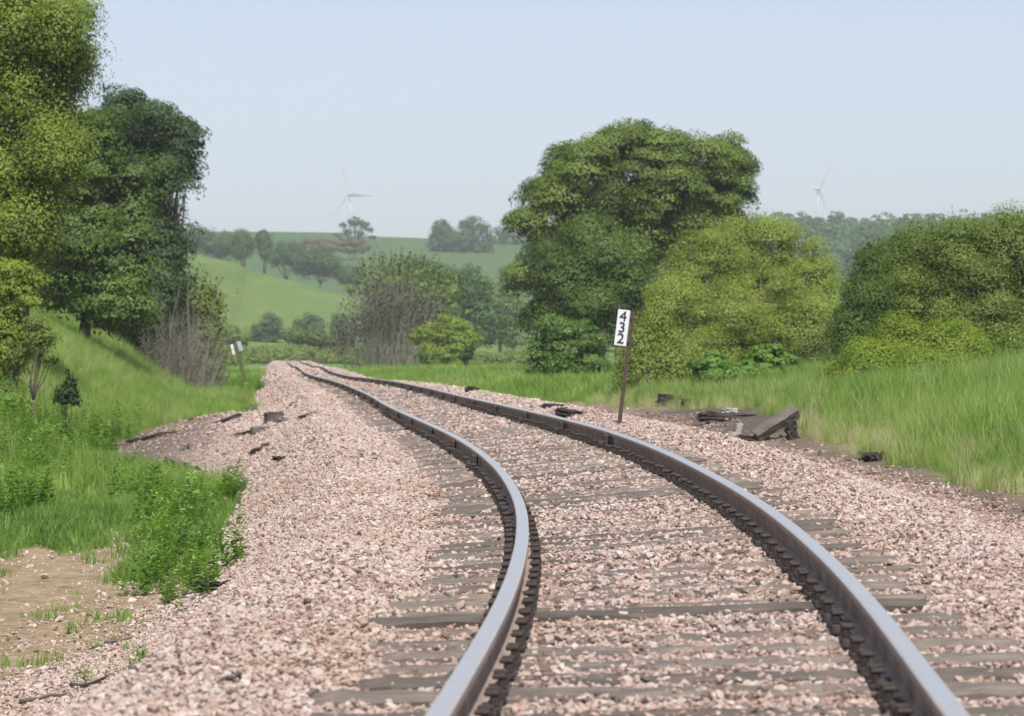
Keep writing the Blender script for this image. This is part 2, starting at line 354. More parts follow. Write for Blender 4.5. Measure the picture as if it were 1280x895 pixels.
R = np.random.default_rng(7)
def rock_variant(r, npts=14):
    bm = bmesh.new()
    for _ in range(npts):
        d = r.normal(size=3); d /= np.linalg.norm(d); d *= r.uniform(0.75, 1.0); bm.verts.new((d[0] * 0.62, d[1] * 0.5, d[2] * 0.36))
    res = bmesh.ops.convex_hull(bm, input=bm.verts)
    bmesh.ops.delete(bm, geom=[g for g in res['geom_interior'] if isinstance(g, bmesh.types.BMVert)], context='VERTS')
    bmesh.ops.dissolve_limit(bm, angle_limit=0.25, verts=bm.verts, edges=bm.edges)
    bm.verts.index_update()
    out = ([v.co[:] for v in bm.verts], [[v.index for v in f.verts] for f in bm.faces]); bm.free(); return out
rocks = [rock_variant(R) for _ in range(14)]
m_stone = m_inst('quartzite', [(0, (0.15, 0.115, 0.10)), (0.1, (0.33, 0.225, 0.19)), (0.35, (0.43, 0.32, 0.275)), (0.6, (0.49, 0.39, 0.34)), (0.82, (0.52, 0.445, 0.39)), (1, (0.52, 0.48, 0.43))], rough=0.75, grain=45)

def scatter_ballast():
    P = []; S = []; T = []
    for (y0, y1, dens, size) in ((6.5, 14, 2300, 0.029), (14, 24, 1400, 0.033), (24, 40, 640, 0.041), (40, 70, 240, 0.054), (70, 130, 60, 0.078), (130, 330, 10, 0.14)):
        w = 15.3; n = int((y1 - y0) * w * dens)
        y = R.uniform(y0, y1, n); u = R.uniform(-7.5, 7.8, n)
        x = CT(y) + u; vis = np.abs(x) < 0.2 * y + 1.3
        l = edgeL(y) + 0.35 * wob(x, y, 0.9, 4); r = edgeR(y) + 0.3 * wob(x, y, 0.9, 4)
        e = np.minimum(l + u, r - u); keep = vis & (R.uniform(0, 1, n) < np.clip(0.5 + e / 0.9, 0.05, 1)) & (e > -1.0)
        # near the right edge the stone thins out into soil
        thin = np.where((u < -4.0) & (y > 52) & (y < 82), 0.35, 1) * np.where(u > 2.4, np.clip(1 - (u - 2.4) / 4.0, 0.3, 1), 1) * np.where((u > 4.4) & (y > 50) & (y < 74), 0.55, 1) * np.where((u < -4.6) & (y > 55), 0.5, 1)
        keep &= R.uniform(0, 1, n) < thin
        # keep clear under the rails; fewer right on the ties' faces
        y = y[keep]; u = u[keep]; x = x[keep]
        rail = np.minimum(np.abs(u + 0.7525), np.abs(u - 0.7525)); k2 = rail > 0.10
        y, u, x = y[k2], u[k2], x[k2]
        onT = (np.abs(u) < 1.22)
        s = size * np.exp(R.normal(0, 0.32, len(y))); s = np.clip(s, size * 0.45, size * 2.0)
        tier = np.abs(((y - TY0) / TS + 0.5) % 1 - 0.5); tier = 0.5 - tier; overtie = (np.abs(u) < 1.35) & (tier > 0.5 - 0.11 / TS)
        ti_ = np.floor((y - TY0) / TS + 0.5).astype(int).clip(0, 999); cov = TCOV[ti_] * (1 + 0.5 * np.sin(u * 3.1 + ti_ * 2.4))
        k3 = ~((np.abs(u) > 0.9) & (np.abs(u) < 1.3) & (R.uniform(0, 1, len(y)) < 0.1)) & ~(overtie & (R.uniform(0, 1, len(y)) > cov * np.where(np.abs(u) < 0.7, 0.95, 0.42)))
        y, u, x, s, onT, overtie = y[k3], u[k3], x[k3], s[k3], onT[k3], overtie[k3]
        z = ground(x, y) + R.normal(0, 0.008, len(y)) + np.where(onT, -0.001 + 0.014 * overtie, 0.004) + s * 0.08
        t = np.clip(0.48 + 0.28 * R.normal(size=len(y)) + 0.06 * wob(x, y, 1.7, 9), 0, 1)
        dk = np.clip((u - 2.0) / 1.8, 0, 1) * (0.55 + 0.35 * ((u > 4.2) & (y > 50))) + 0.5 * ((u < -4.2) & (y > 55)) + 0.10 * (np.abs(u) < 1.3)
        t = np.where(R.uniform(0, 1, len(y)) < dk, t * 0.22, t)
        P.append(np.stack([x, y, z], -1)); S.append(np.stack([s] * 3, -1)); T.append(t)
    P = np.concatenate(P); S = np.concatenate(S); T = np.concatenate(T)
    rot = R.uniform(0, 2 * math.pi, (len(P), 3)); rot[:, :2] = R.normal(0, 0.4, (len(P), 2))
    tag(scatter('ballast_stones', rocks, P, rot, S, T, m_stone), 'loose pink quartzite ballast stones heaped along the railway track', 'ballast', kind='stuff')
    # scattered stones on the dirt at lower left
    n = 6500; y = R.uniform(17, 36, n); u = -R.uniform(3.4, 9, n); x = CT(y) + u; s = 0.022 * np.exp(R.normal(0, 0.6, n))
    s[:40] *= 1.8
    P = np.stack([x, y, ground(x, y) + s * 0.1], -1); rot = R.uniform(0, 6.28, (n, 3))
    k = R.uniform(0, 1, n) < np.clip(1.2 + (u + 3.4) / 3.2, 0.15, 1)
    tag(scatter('loose_stones', rocks, P[k], rot[k], np.stack([s] * 3, -1)[k], np.clip(R.normal(0.75, 0.25, n), 0, 1)[k], m_stone), 'pale stones strewn over the sandy track beside the ballast slope', 'stones', kind='stuff')
TS = 0.50; TY0 = 6.3; TCOV = np.random.default_rng(77).choice([0.12, 0.35, 0.55, 0.85, 1.0], 1000)
scatter_ballast()

# ------------------------------------------------------------------ the railway track: one thing with its parts
m_tie = m_wood('weathered_tie', (0.05, 0.04, 0.032), (0.225, 0.185, 0.15), (3, 45, 45))
m_rusty = m_flat('dark_rusty_steel', (0.042, 0.031, 0.026), 0.85, 0.0, 0.4, 30)
m, nt, p, out = mat_new('rail_steel')      # polished head, rusty brown sides, dusty foot
g = gpos(nt); a = N(nt, 'ShaderNodeAttribute', attribute_name='head').outputs['Fac']; fdu = N(nt, 'ShaderNodeAttribute', attribute_name='foot').outputs['Fac']
n1 = noise(nt, 7, 6, 0.7, g); n2 = noise(nt, 60, 4, 0.6, g)
rust = ramp(nt, n1.outputs['Fac'], [(0.3, (0.18, 0.130, 0.10)), (0.7, (0.32, 0.245, 0.195))]).outputs[0]
dust = ramp(nt, n2.outputs['Fac'], [(0.3, (0.22, 0.17, 0.15)), (0.7, (0.42, 0.35, 0.31))]).outputs[0]
c = mixc(nt, fdu, rust, dust); hc = mixc(nt, n1.outputs['Fac'], (0.62, 0.595, 0.555), (0.75, 0.725, 0.68)); c = mixc(nt, a, c, hc)
nt.links.new(c, p.inputs['Base Color']); nt.links.new(ramp(nt, a, [(0, 0.0), (1, 0.8)]).outputs[0], p.inputs['Metallic'])
nt.links.new(ramp(nt, a, [(0, 0.85), (1, 0.36)]).outputs[0], p.inputs['Roughness']); p.inputs['Specular IOR Level'].default_value = 0.15; m_rail = m

track = empty('railway_track', (float(CT(8)), 8, -0.2), 'curving single railway track with worn steel rails on weathered ties in pink ballast', 'railway track')
tl = Vector(track.location)
# profile (lateral, height below head top), head polished on top only
prof = [(-0.030, 0.000, 1), (0.030, 0.000, 1), (0.0375, -0.007, .3), (0.0365, -0.040, 0), (0.012, -0.052, 0), (0.009, -0.140, 0), (0.030, -0.154, .0), (0.071, -0.162, 0), (0.071, -0.174, 0),
        (-0.071, -0.174, 0), (-0.071, -0.162, 0), (-0.030, -0.154, 0), (-0.009, -0.140, 0), (-0.012, -0.052, 0), (-0.0365, -0.040, 0), (-0.0375, -0.007, .3)]
def rail_x(side, y): return LX(y) + (1.505 if side else 0.0)
def rail_z(side, y): return ZW(y) + (EL(y) if side else 0.0)
def make_rail(side):
    yy = np.concatenate([np.arange(2, 60, 0.4), np.arange(60, 180, 1.2), np.arange(180, 390, 5)])
    V = []; H = []; Ft = []
    for y in yy:
        x = float(rail_x(side, y)); z = float(rail_z(side, y)); s = float(rail_x(side, y + .5) - rail_x(side, y - .5)); th = math.atan(s)
        cant = math.atan(float(EL(y)) / 1.505)
        for (l, h, hd) in prof:
            l2 = l * math.cos(cant) - h * math.sin(cant); h2 = l * math.sin(cant) + h * math.cos(cant)
            V.append((x + l2 * math.cos(th), y - l2 * math.sin(th), z + h2)); H.append(hd); Ft.append(1.0 if h in (-0.162, -0.174) else (0.3 if h == -0.154 else 0))
    n = len(prof); m_ = len(yy); idx = np.arange(n * m_).reshape(m_, n)
    Fq = np.stack([idx[:-1], idx[1:], np.roll(idx, -1, 1)[1:], np.roll(idx, -1, 1)[:-1]], -1).reshape(-1, 4)
    me = mesh_np('rail', np.array(V) - np.array(tl), Fq, {'head': ('FLOAT', H), 'foot': ('FLOAT', Ft)}, False)
    return link('rail', me, m_rail, track)
rails = [make_rail(0), make_rail(1)]
rails[0]['label'] = 'inner left rail'; rails[1]['label'] = 'outer right rail'
def fastening_mesh(k):
    b = MB(); r = np.random.default_rng(3 + k)
    b.box((0, 0, -0.012), (0.22, 0.19, 0.022), bev=0.004)                            # tie plate
    for sx in (-1, 1):
        for yy in (-0.055, 0.06):
            b.box((sx * 0.088, yy, 0.022), (0.032, 0.03, 0.05), bev=0.006)           # spike
            b.box((sx * 0.078, yy, 0.045), (0.052, 0.04, 0.018), bev=0.006)
        for yy in (-0.15, 0.15):                                                      # rail anchors clipped on the foot
            yj = yy + r.normal(0, .025); b.box((sx * (0.078 + r.normal(0, .004)), yj, -0.008 + r.normal(0, .008)), (0.045 + r.normal(0, .008), 0.05, 0.055), (0.15 * sx + r.normal(0, .2), r.normal(0, .25), r.normal(0, .3)), bev=0.016)
            b.box((sx * (0.084 + r.normal(0, .006)), yj * 1.05, -0.034), (0.026, 0.085, 0.045), (r.normal(0, .2), 0.4 * sx, r.normal(0, .25)), bev=0.012)
    return b
fos = [fastening_mesh(k) for k in range(5)]; fprotos = [None] * 5
tie_meshes = []
for k in range(6):
    r = np.random.default_rng(20 + k); bm = bmesh.new(); nx = 26
    bmesh.ops.create_grid(bm, x_segments=nx, y_segments=4, size=0.5)
    W = 0.225 + r.normal(0, 0.01); Lh = 2.58
    top = [v for v in bm.verts]
    for v in top:
        edge = abs(v.co.y) > 0.49
        v.co = Vector((v.co.x * Lh, v.co.y * W + (r.normal(0, 0.006) if edge else 0), (-0.012 - abs(r.normal(0, 0.008))) if edge else r.normal(0, 0.0035)))
        if abs(v.co.x) > Lh * 0.49: v.co.x += r.normal(0, 0.012); v.co.z -= 0.006
    ex = bmesh.ops.extrude_face_region(bm, geom=bm.faces[:])
    for v in [g for g in ex['geom'] if isinstance(g, bmesh.types.BMVert)]: v.co.z -= 0.17
    bmesh.ops.recalc_face_normals(bm, faces=bm.faces)
    me = bpy.data.meshes.new('tie'); bm.to_mesh(me); bm.free(); me.materials.append(m_tie); tie_meshes.append(me)
fproto = None
rt = np.random.default_rng(5)
far_v = MB()
for i in range(310):
    y = TY0 + i * TS + 0.0; x = float(CT(y)); e = float(EL(y)); th = math.atan(float(CT(y + .5) - CT(y - .5))); cant = math.atan(e / 1.505)
    y += rt.normal(0, 0.03); sink = rt.uniform(-0.012, 0.010)
    zc = float(ZW(y)) + e / 2 - 0.178
    if i < 100:
        o = bpy.data.objects.new('tie', tie_meshes[rt.integers(6)]); COL.objects.link(o); o.parent = track
        dx = rt.normal(0, 0.07)
        o.location = Vector((x + dx, y, zc + sink)) - tl; o.rotation_euler = (rt.normal(0, 0.02), -cant, -th + rt.normal(0, 0.018))
        for s in (-1, 1):
            q = int(rt.integers(5))
            if fprotos[q] is None: f = fos[q].build('tie_plate', m_rusty, o); fprotos[q] = f
            else: f = bpy.data.objects.new('tie_plate', fprotos[q].data); COL.objects.link(f); f.parent = o
            f.location = (s * 0.7525 - dx, 0, 0.024 - sink)
    else:
        far_v.box(Vector((x + rt.normal(0, .07), y, zc + sink - 0.085)) - tl, (2.55, 0.22, 0.17), (0, -cant, -th + rt.normal(0, 0.02)))
tag(far_v.build('distant_ties', m_tie, track), kind='stuff')
# dark braces standing against the rails farther on, about every 5 to 6 m
for side in (0, 1):
    for k, y in enumerate(np.concatenate([np.arange(30, 120, 5.3), np.arange(120, 260, 8)])):
        y = float(y + rt.normal(0, .3) + side * 2.1)
        x = float(rail_x(side, y)) ; z = float(rail_z(side, y)); sg = 1 if x > (0.0) else -1
        b = MB(); 
        s2 = -1
        b.box((s2 * 0.055, 0, -0.095), (0.07, 0.16, 0.12), (0, 0, 0), bev=0.012).box((s2 * 0.10, 0, -0.14), (0.10, 0.2, 0.05), bev=0.01).box((s2 * 0.07, 0.03, -0.05), (0.05, 0.06, 0.05), bev=0.01)
        o = b.build('rail_brace', m_rusty, rails[side]); o.location = Vector((x, y, z)) - tl

# ------------------------------------------------------------------ plants
def leaf_quads(C, Nn, S, r, aspect=0.55):
    """C centres, Nn normals, S sizes -> pointed leaf quads"""
    n = len(C); Nn = Nn / np.maximum(np.linalg.norm(Nn, axis=1, keepdims=True), 1e-6)
    a = r.normal(size=(n, 3)); a -= (a * Nn).sum(1, keepdims=True) * Nn; a /= np.maximum(np.linalg.norm(a, axis=1, keepdims=True), 1e-6)
    b = np.cross(Nn, a); S = S[:, None]
    bend = Nn * S * 0.12
    V = np.stack([C - a * S * 0.5 - bend, C + b * S * aspect * 0.5, C + a * S * 0.5 - bend, C - b * S * aspect * 0.5], 1).reshape(-1, 3)
    return V, np.arange(n * 4).reshape(n, 4)
def crown_points(lobes, n, r, clump, per=38, shell=0.8, flat=0.55, droop=0.0, topw=0.75):
    """lobes: (cx,cy,cz,rx,ry,rz); returns centres, normals, tint"""
    L = np.array(lobes, float); area = (L[:, 3] * L[:, 5]) ** 0.95; pr = area / area.sum()
    nc = max(int(n / per * 1.6), 8); li = r.choice(len(L), nc, p=pr)
    d = r.normal(size=(nc, 3)); d /= np.linalg.norm(d, axis=1, keepdims=True)
    ph = r.uniform(0, 6, (len(L), 3))[li]
    mod = 1 + 0.10 * np.sin(4 * d[:, 0] + ph[:, 0]) + 0.10 * np.sin(5 * d[:, 2] + ph[:, 1]) + 0.06 * np.sin(9 * d[:, 1] + ph[:, 2])
    k = np.where(r.uniform(0, 1, nc) < shell, r.uniform(0.86, 1.04, nc), r.uniform(0.35, 0.9, nc)) * mod
    C = L[li, :3] + d * L[li, 3:] * k[:, None]
    inside = np.zeros(nc, bool)
    for j in range(len(L)):
        q = (((C - L[j, :3]) / L[j, 3:]) ** 2).sum(1); inside |= (q < 0.55) & (li != j)
    kp = ~inside | (r.uniform(0, 1, nc) < 0.2); C = C[kp]; d = d[kp]; nc = len(C)
    cs = clump * np.exp(r.normal(0, 0.3, nc)); m_ = r.poisson(per * (cs / clump) ** 1.3, nc); m_ = np.maximum(m_, 3)
    ci = np.repeat(np.arange(nc), m_); nn = len(ci)
    off = r.normal(size=(nn, 3)); off /= np.linalg.norm(off, axis=1, keepdims=True); off[:, 2] = np.where(r.uniform(0, 1, nn) < topw, np.abs(off[:, 2]), off[:, 2]); off *= (r.uniform(0, 1, nn) ** 0.35)[:, None]
    off *= cs[ci][:, None] * np.array([1, 1, flat])
    P = C[ci] + off; P[:, 2] -= droop * np.linalg.norm(off[:, :2], axis=1)
    out_ = d[ci] * 0.35 + off / cs[ci][:, None] * 1.0
    Nn = out_ + np.array([0, 0, 0.3]) + r.normal(0, 0.16, (nn, 3))
    ct = np.clip(r.normal(0.45, 0.17, nc), 0, 1)
    tint = np.clip(ct[ci] + r.normal(0, 0.05, nn), 0, 1)
    return P, Nn, tint, C
def shoot_points(lobes, n, r, length, per=14, spread=0.25, top_only=True):
    """leafy upright shoots that stand out of a shrub"""
    L = np.array(lobes, float); li = r.integers(0, len(L), n); d = r.normal(size=(n, 3)); 
    if top_only: d[:, 2] = np.abs(d[:, 2]) + 0.25
    d /= np.linalg.norm(d, axis=1, keepdims=True)
    C = L[li, :3] + d * L[li, 3:] * 0.93
    dr = d * spread * 2 + np.array([0, 0, 1]) + r.normal(0, spread * 0.5, (n, 3)); dr /= np.linalg.norm(dr, axis=1, keepdims=True)
    ln = length * np.exp(r.normal(0, 0.25, n)).clip(0, 1.4); ti = np.repeat(np.arange(n), per); s = np.tile(np.linspace(0, 1, per), n)
    P = C[ti] + dr[ti] * (ln[ti] * s)[:, None] + r.normal(0, 1, (n * per, 3)) * (0.055 * ln[ti] * (1 - s * 0.75))[:, None]
    return P, r.normal(0, 1, (n * per, 3)) + np.array([0, 0, .3]), np.clip(r.normal(0.68, 0.15, n)[ti], 0, 1), C, dr, ln
def cloud_mesh(name, P, Nn, tint, size, r, aspect=0.6):
    # leaves lean every way, but the spray they belong to shades as one soft surface
    L_ = np.linalg.norm(Nn, axis=1, keepdims=True); Nn = Nn / np.maximum(L_, 1e-6)
    J = Nn + r.normal(0, 0.22, Nn.shape)
    V, Q = leaf_quads(P, J, size * np.exp(r.normal(0, 0.25, len(P))), r, aspect)
    return mesh_np(name, V, Q, {'tint': ('FLOAT', np.repeat(tint, 4)), 'leaf_normal': ('FLOAT_VECTOR', np.repeat(Nn, 4, axis=0))})
m_bark = m_wood('bark', (0.045, 0.036, 0.028), (0.14, 0.115, 0.09), (14, 14, 3))
m_twig = m_wood('grey_twigs', (0.12, 0.105, 0.085), (0.36, 0.325, 0.27), (14, 14, 3))
def branch_mb(lobes, r, trunk_r, nlimb=14, base_spread=0.0, stems=1, twig=3):
    b = MB(); L = np.array(lobes, float); top = max(L[:, 2].max(), 0.15)
    for s in range(stems):
        bx, by = ((L[s % len(L), 0] * 0.85 + r.normal(0, 0.15), r.normal(0, 0.5)) if stems > 1 else (0, 0))
        fork = Vector((bx * (0.9 if stems == 1 else 1) + (L[:, 0].mean() * 0.25 if stems == 1 else 0), by, min(top * 0.3, L[:, 2].min() * 0.85 + 0.3)))
        b.tube([(bx, by, -0.25), (bx, by, 0.05), (bx * 0.95 + fork.x * 0.3, by, fork.z * 0.5), fork], [trunk_r * 1.5, trunk_r * 1.15, trunk_r * 0.95, trunk_r * 0.85], 8)
        for k in range(max(3, nlimb // stems)):
            l = L[k % len(L)] if k < len(L) * 2 else L[r.integers(len(L))]
            if stems > 1: l = L[np.argsort(np.abs(L[:, 0] - bx))[r.integers(min(3, len(L)))]]
            d = r.normal(size=3); d /= np.linalg.norm(d); d[2] = abs(d[2]) * 0.8
            end = Vector(l[:3] + d * l[3:] * 0.75); mid = fork.lerp(end, 0.5) + Vector(r.normal(0, 0.022 * top, 3)); mid.z = (fork.z + end.z) / 2 - 0.03 * top
            b.tube([fork, fork.lerp(mid, 0.5) + Vector(r.normal(0, .012 * top, 3)), mid, end], [trunk_r * 0.55, trunk_r * 0.42, trunk_r * 0.3, trunk_r * 0.07], 6)
            for q in range(twig):
                e2 = mid.lerp(end, r.uniform(0.1, 0.9)); d2 = r.normal(size=3); d2[2] = abs(d2[2]) * .6; e3 = e2 + Vector(d2 / np.linalg.norm(d2) * l[3:] * 0.6)
                b.tube([e2, e2.lerp(e3, 0.5) + Vector(r.normal(0, .015 * top, 3)), e3], [trunk_r * 0.14, trunk_r * 0.09, trunk_r * 0.03], 4)
    return b
def px_lobes(d, base, lob):
    """lobe sizes measured on the photo (1280 px) turned to metres at the plant's own distance, relative to its base"""
    o = []
    for (px, py, rx, ry, dd) in lob:
        k = (d + dd) / F
        o.append(((px - CX) * k - base[0], dd, CH - (py - HY) * k - base[2], rx * k, (rx + ry) * 0.5 * k, ry * k))
    return o
def plant(name, label, cat, d, basepx, lob, mat, n=20000, leaf=0.14, clump=0.6, seed=1, trunk_r=0.2, group=None, shoots=0, shoot_len=0.8, stems=1, spread=0.5, nlimb=14,
          per=38, shell=0.8, flat=0.55, bark=None, aspect=0.6, trunk_name='trunk', crown_name='crown', top_only=True, droop=0, rel=None, sh_spread=0.25, topw=0.75, skirt=None):
    r = np.random.default_rng(seed)
    x = (basepx - CX) * d / F; base = (x, d, gz(x, d))
    root = empty(name, base, label, cat, group)
    L = rel or px_lobes(d, base, lob)
    L = [(a_, b_, c_, max(q1 - 0.55 * clump, q1 * .5), max(q2 - 0.55 * clump, q2 * .5), max(q3 - 0.45 * clump, q3 * .5)) for a_, b_, c_, q1, q2, q3 in L]
    if skirt is None: skirt = 1.6 if stems > 1 else 0
    L2 = []
    for (a_, b_, c_, q1, q2, q3) in L:      # low lobes of shrubs hang down to the ground
        if 0 < c_ - q3 < skirt and q3 > 0.15: top_ = c_ + q3; c_ = (top_ - 0.2) / 2; q3 = (top_ + 0.2) / 2
        L2.append((a_, b_, c_, q1, q2, q3))
    L = L2
    P, Nn, T, C = crown_points(L, n, r, clump, per, shell, flat, droop, topw)
    if shoots:
        P2, N2, T2, C2, dr, ln = shoot_points(L, shoots, r, shoot_len, top_only=top_only, spread=sh_spread)
        P = np.concatenate([P, P2]); Nn = np.concatenate([Nn, N2]); T = np.concatenate([T, T2])
    kz = P[:, 2] + base[2] > ground(P[:, 0] + base[0], P[:, 1] + base[1]) + 0.02
    link(crown_name, cloud_mesh(crown_name, P[kz], Nn[kz], T[kz], leaf, r, aspect), mat, root)
    branch_mb(L, r, trunk_r, nlimb, spread, stems).build(trunk_name, bark or m_bark, root, True)
    return root

G_dark = m_foliage('leaves_dark', (0.018, 0.038, 0.010), (0.062, 0.115, 0.026), 0.2)
G_tree = m_foliage('leaves_mid', (0.045, 0.078, 0.010), (0.20, 0.275, 0.04), 0.18)
G_mid = m_foliage('leaves_plain', (0.042, 0.082, 0.012), (0.145, 0.225, 0.033), 0.18)
G_lite = m_foliage('leaves_light', (0.13, 0.19, 0.022), (0.32, 0.42, 0.06), 0.4)
G_left = m_foliage('leaves_spring', (0.11, 0.155, 0.02), (0.31, 0.40, 0.06), 0.36)
G_bush = m_foliage('leaves_bush', (0.055, 0.115, 0.018), (0.165, 0.28, 0.045), 0.28)
G_yel = m_foliage('leaves_willow', (0.16, 0.205, 0.035), (0.36, 0.44, 0.09), 0.38)
G_olive = m_foliage('leaves_olive', (0.095, 0.145, 0.026), (0.26, 0.34, 0.065), 0.34)
G_bright = m_foliage('leaves_bright', (0.075, 0.14, 0.022), (0.20, 0.36, 0.06), 0.4)
G_brown = m_foliage('buds_brown', (0.075, 0.075, 0.042), (0.15, 0.145, 0.075), 0.2)
G_far = m_foliage('leaves_far', (0.025, 0.070, 0.020), (0.10, 0.19, 0.05), 0.2)

# --- trees and shrubs on the left bank
plant('shade_tree', 'tall light green tree at the left edge with loose sprays reaching into the sky', 'tree', 78, 28,
      [(20, 40, 62, 60, 0), (-60, 60, 90, 110, 1), (75, 45, 38, 42, -1), (95, 75, 30, 30, 0), (40, 130, 60, 50, 0), (70, 200, 48, 42, -1), (10, 215, 60, 60, 0), (30, 290, 50, 40, -1), (-60, 260, 80, 100, 2), (60, 165, 50, 40, 0), (35, 250, 56, 44, 1), (70, 100, 46, 40, 1), (15, 310, 50, 34, 0), (95, 20, 25, 22, 0), (50, -60, 70, 60, 0)],
      G_left, n=180000, leaf=0.08, clump=0.6, seed=11, trunk_r=0.2, nlimb=26, per=150, shoots=120, shoot_len=0.6, top_only=False, flat=0.85, sh_spread=0.6, topw=0.6)
plant('shade_tree', 'dark round crowned tree on the bank top behind the light green tree', 'tree', 112, 105,
      [(110, 200, 45, 60, 0), (100, 290, 52, 60, -1), (150, 330, 50, 60, 0), (60, 250, 50, 80, 1), (135, 380, 50, 40, -1), (80, 350, 50, 50, 0), (165, 260, 30, 60, 1), (150, 395, 50, 30, 0)],
      G_mid, n=55000, leaf=0.13, clump=0.85, seed=12, trunk_r=0.25, nlimb=18, per=260)
plant('shade_tree', 'dark tree leaning out over the meadow with a lobe hanging towards the track', 'tree', 132, 175,
      [(160, 145, 38, 36, 1), (195, 160, 42, 34, 0), (225, 185, 34, 36, 0), (215, 215, 36, 26, -1), (232, 238, 11, 22, -1), (222, 240, 14, 12, -1), (175, 225, 42, 60, 2), (185, 300, 42, 50, 0), (200, 350, 34, 45, -1), (150, 360, 50, 55, 1), (190, 390, 42, 45, -2), (140, 200, 40, 60, 2), (190, 430, 40, 30, -1)],
      G_dark, n=100000, leaf=0.135, clump=0.85, seed=13, trunk_r=0.3, nlimb=22, per=300)
plant('shrub', 'half bare brownish shrub with some green leaves at the foot of the dark leaning tree', 'shrub', 138, 240,
      [(240, 380, 36, 30, 0), (225, 415, 36, 34, 0), (262, 405, 22, 40, 0), (250, 430, 30, 25, -2)],
      G_olive, n=15000, leaf=0.13, clump=0.45, seed=14, trunk_r=0.06, stems=6, spread=1.0, nlimb=40, bark=m_twig, shoots=150, per=20, shell=0.6)

def twig_thicket(name, label, cat, d, px0, px1, h, n, seed, mat=None, group=None, leafy=None, depth=3.0, up=0.15, hv=0.3):
    r = np.random.default_rng(seed); xm = ((px0 + px1) / 2 - CX) * d / F; root = empty(name, (xm, d, gz(xm, d)), label, cat, group)
    b = MB(); hw = (px1 - px0) / 2 * d / F
    tips = []
    for _ in range(n):
        x = r.normal(0, hw * 0.5); x = float(np.clip(x, -hw, hw)); y = r.uniform(-depth / 2, depth / 2); z0 = gz(xm + x, d + y) - root.location.z - 0.05
        hh = h * (1 - 0.5 * (x / hw) ** 2) * math.exp(r.normal(-0.15, hv)); l = r.normal(x / hw * up * 2, up, 2)
        p0 = Vector((x, y, z0)); p3 = p0 + Vector((l[0] * hh, l[1] * hh, hh)); mid = p0.lerp(p3, 0.5) + Vector((r.normal(0, .04 * hh), 0, 0.02 * hh))
        w = 0.003 * hh + 0.005
        b.tube([p0, mid, p3], [w, w * 0.7, w * 0.25], 3)
        for q in range(4):
            s = r.uniform(0.35, 0.95); a = p0.lerp(p3, s); e = a + Vector((r.normal(0, .15), r.normal(0, .15), r.uniform(.12, .3))) * hh * 0.8 * (1.1 - s)
            b.tube([a, e], [w * 0.5, w * 0.2], 3); tips.append(e)
    b.build('twigs', mat or m_twig, root)
    if leafy:
        m_, cnt, size = leafy; T = np.array([t_[:] for t_ in tips]); P = T[r.integers(0, len(T), cnt)] + r.normal(0, 0.05 * h, (cnt, 3))
        link('buds', cloud_mesh('buds', P, r.normal(size=(cnt, 3)), np.clip(r.normal(.5, .25, cnt), 0, 1), size, r), m_, root)
    return root
twig_thicket('bare_thicket', 'pale leafless twig thicket at the foot of the grassy bank below the dark trees', 'thicket', 128, 188, 270, 2.8, 420, 31, leafy=(G_brown, 5000, 0.06), depth=6, hv=0.4)
# slim shrubs on the open bank
plant('sapling', 'small crooked dark sapling on the grassy bank near the left edge', 'sapling', 62, 40,
      [(52, 425, 22, 14, 0), (45, 405, 18, 14, 0), (62, 448, 16, 10, 0), (30, 440, 16, 12, .3)],
      G_olive, n=1400, leaf=0.06, clump=0.16, seed=16, trunk_r=0.05, nlimb=7, per=12)
plant('leafy_branch_shrub', 'light green leafy shrub hanging over the bank at the left edge', 'shrub', 66, -25,
      [(0, 390, 40, 24, 0), (16, 362, 32, 20, 0), (-30, 420, 36, 30, 0), (38, 378, 18, 12, -1), (-40, 360, 50, 40, 0), (12, 340, 36, 18, 0), (48, 352, 14, 10, 0)],
      G_lite, n=20000, leaf=0.075, clump=0.26, seed=17, trunk_r=0.06, stems=2, nlimb=16, per=22, flat=0.4)
plant('juniper', 'small dark juniper bush alone in the grass at the foot of the left bank', 'shrub', 62, 83,
      [(84, 495, 15, 11, 0), (88, 482, 8, 12, 0), (76, 498, 9, 8, 0), (92, 503, 8, 6, 0)],
      G_dark, n=2600, leaf=0.05, clump=0.10, seed=18, trunk_r=0.03, nlimb=6, per=16, shoots=40, shoot_len=0.2)

# --- right side
plant('shade_tree', 'big broad crowned green tree in the middle distance right of the track', 'tree', 158, 745,
      [(800, 205, 66, 60, 0), (740, 218, 62, 52, 0), (775, 185, 52, 36, 0), (715, 212, 44, 34, 0), (700, 262, 52, 50, 0), (835, 200, 26, 42, 0), (888, 222, 50, 54, 1), (920, 240, 32, 48, 2), (905, 190, 34, 28, 2), (815, 178, 42, 28, 0), (760, 188, 34, 22, -1), (720, 205, 34, 22, 0), (660, 275, 28, 24, -1), (650, 345, 24, 22, -1),
       (690, 320, 40, 50, -1), (760, 300, 60, 60, 1), (850, 290, 60, 60, 2), (925, 290, 22, 30, 3), (680, 385, 30, 40, 0), (830, 240, 50, 60, 0), (790, 385, 36, 50, 3)],
      G_tree, n=190000, leaf=0.14, clump=1.05, seed=21, trunk_r=0.42, nlimb=40, per=580, flat=0.55, shell=0.9, droop=0.3)
plant('shade_tree', 'rounded mid green tree standing in front of the big broad tree', 'tree', 146, 735,
      [(745, 320, 44, 40, 0), (710, 355, 40, 38, 0), (775, 350, 40, 42, 0), (740, 385, 50, 34, 0), (735, 295, 26, 20, 0), (690, 385, 28, 26, 0), (790, 320, 24, 26, 0)],
      G_mid, n=80000, leaf=0.11, clump=0.75, seed=22, trunk_r=0.2, nlimb=16, per=260, flat=0.9, shoots=300, shoot_len=0.7)
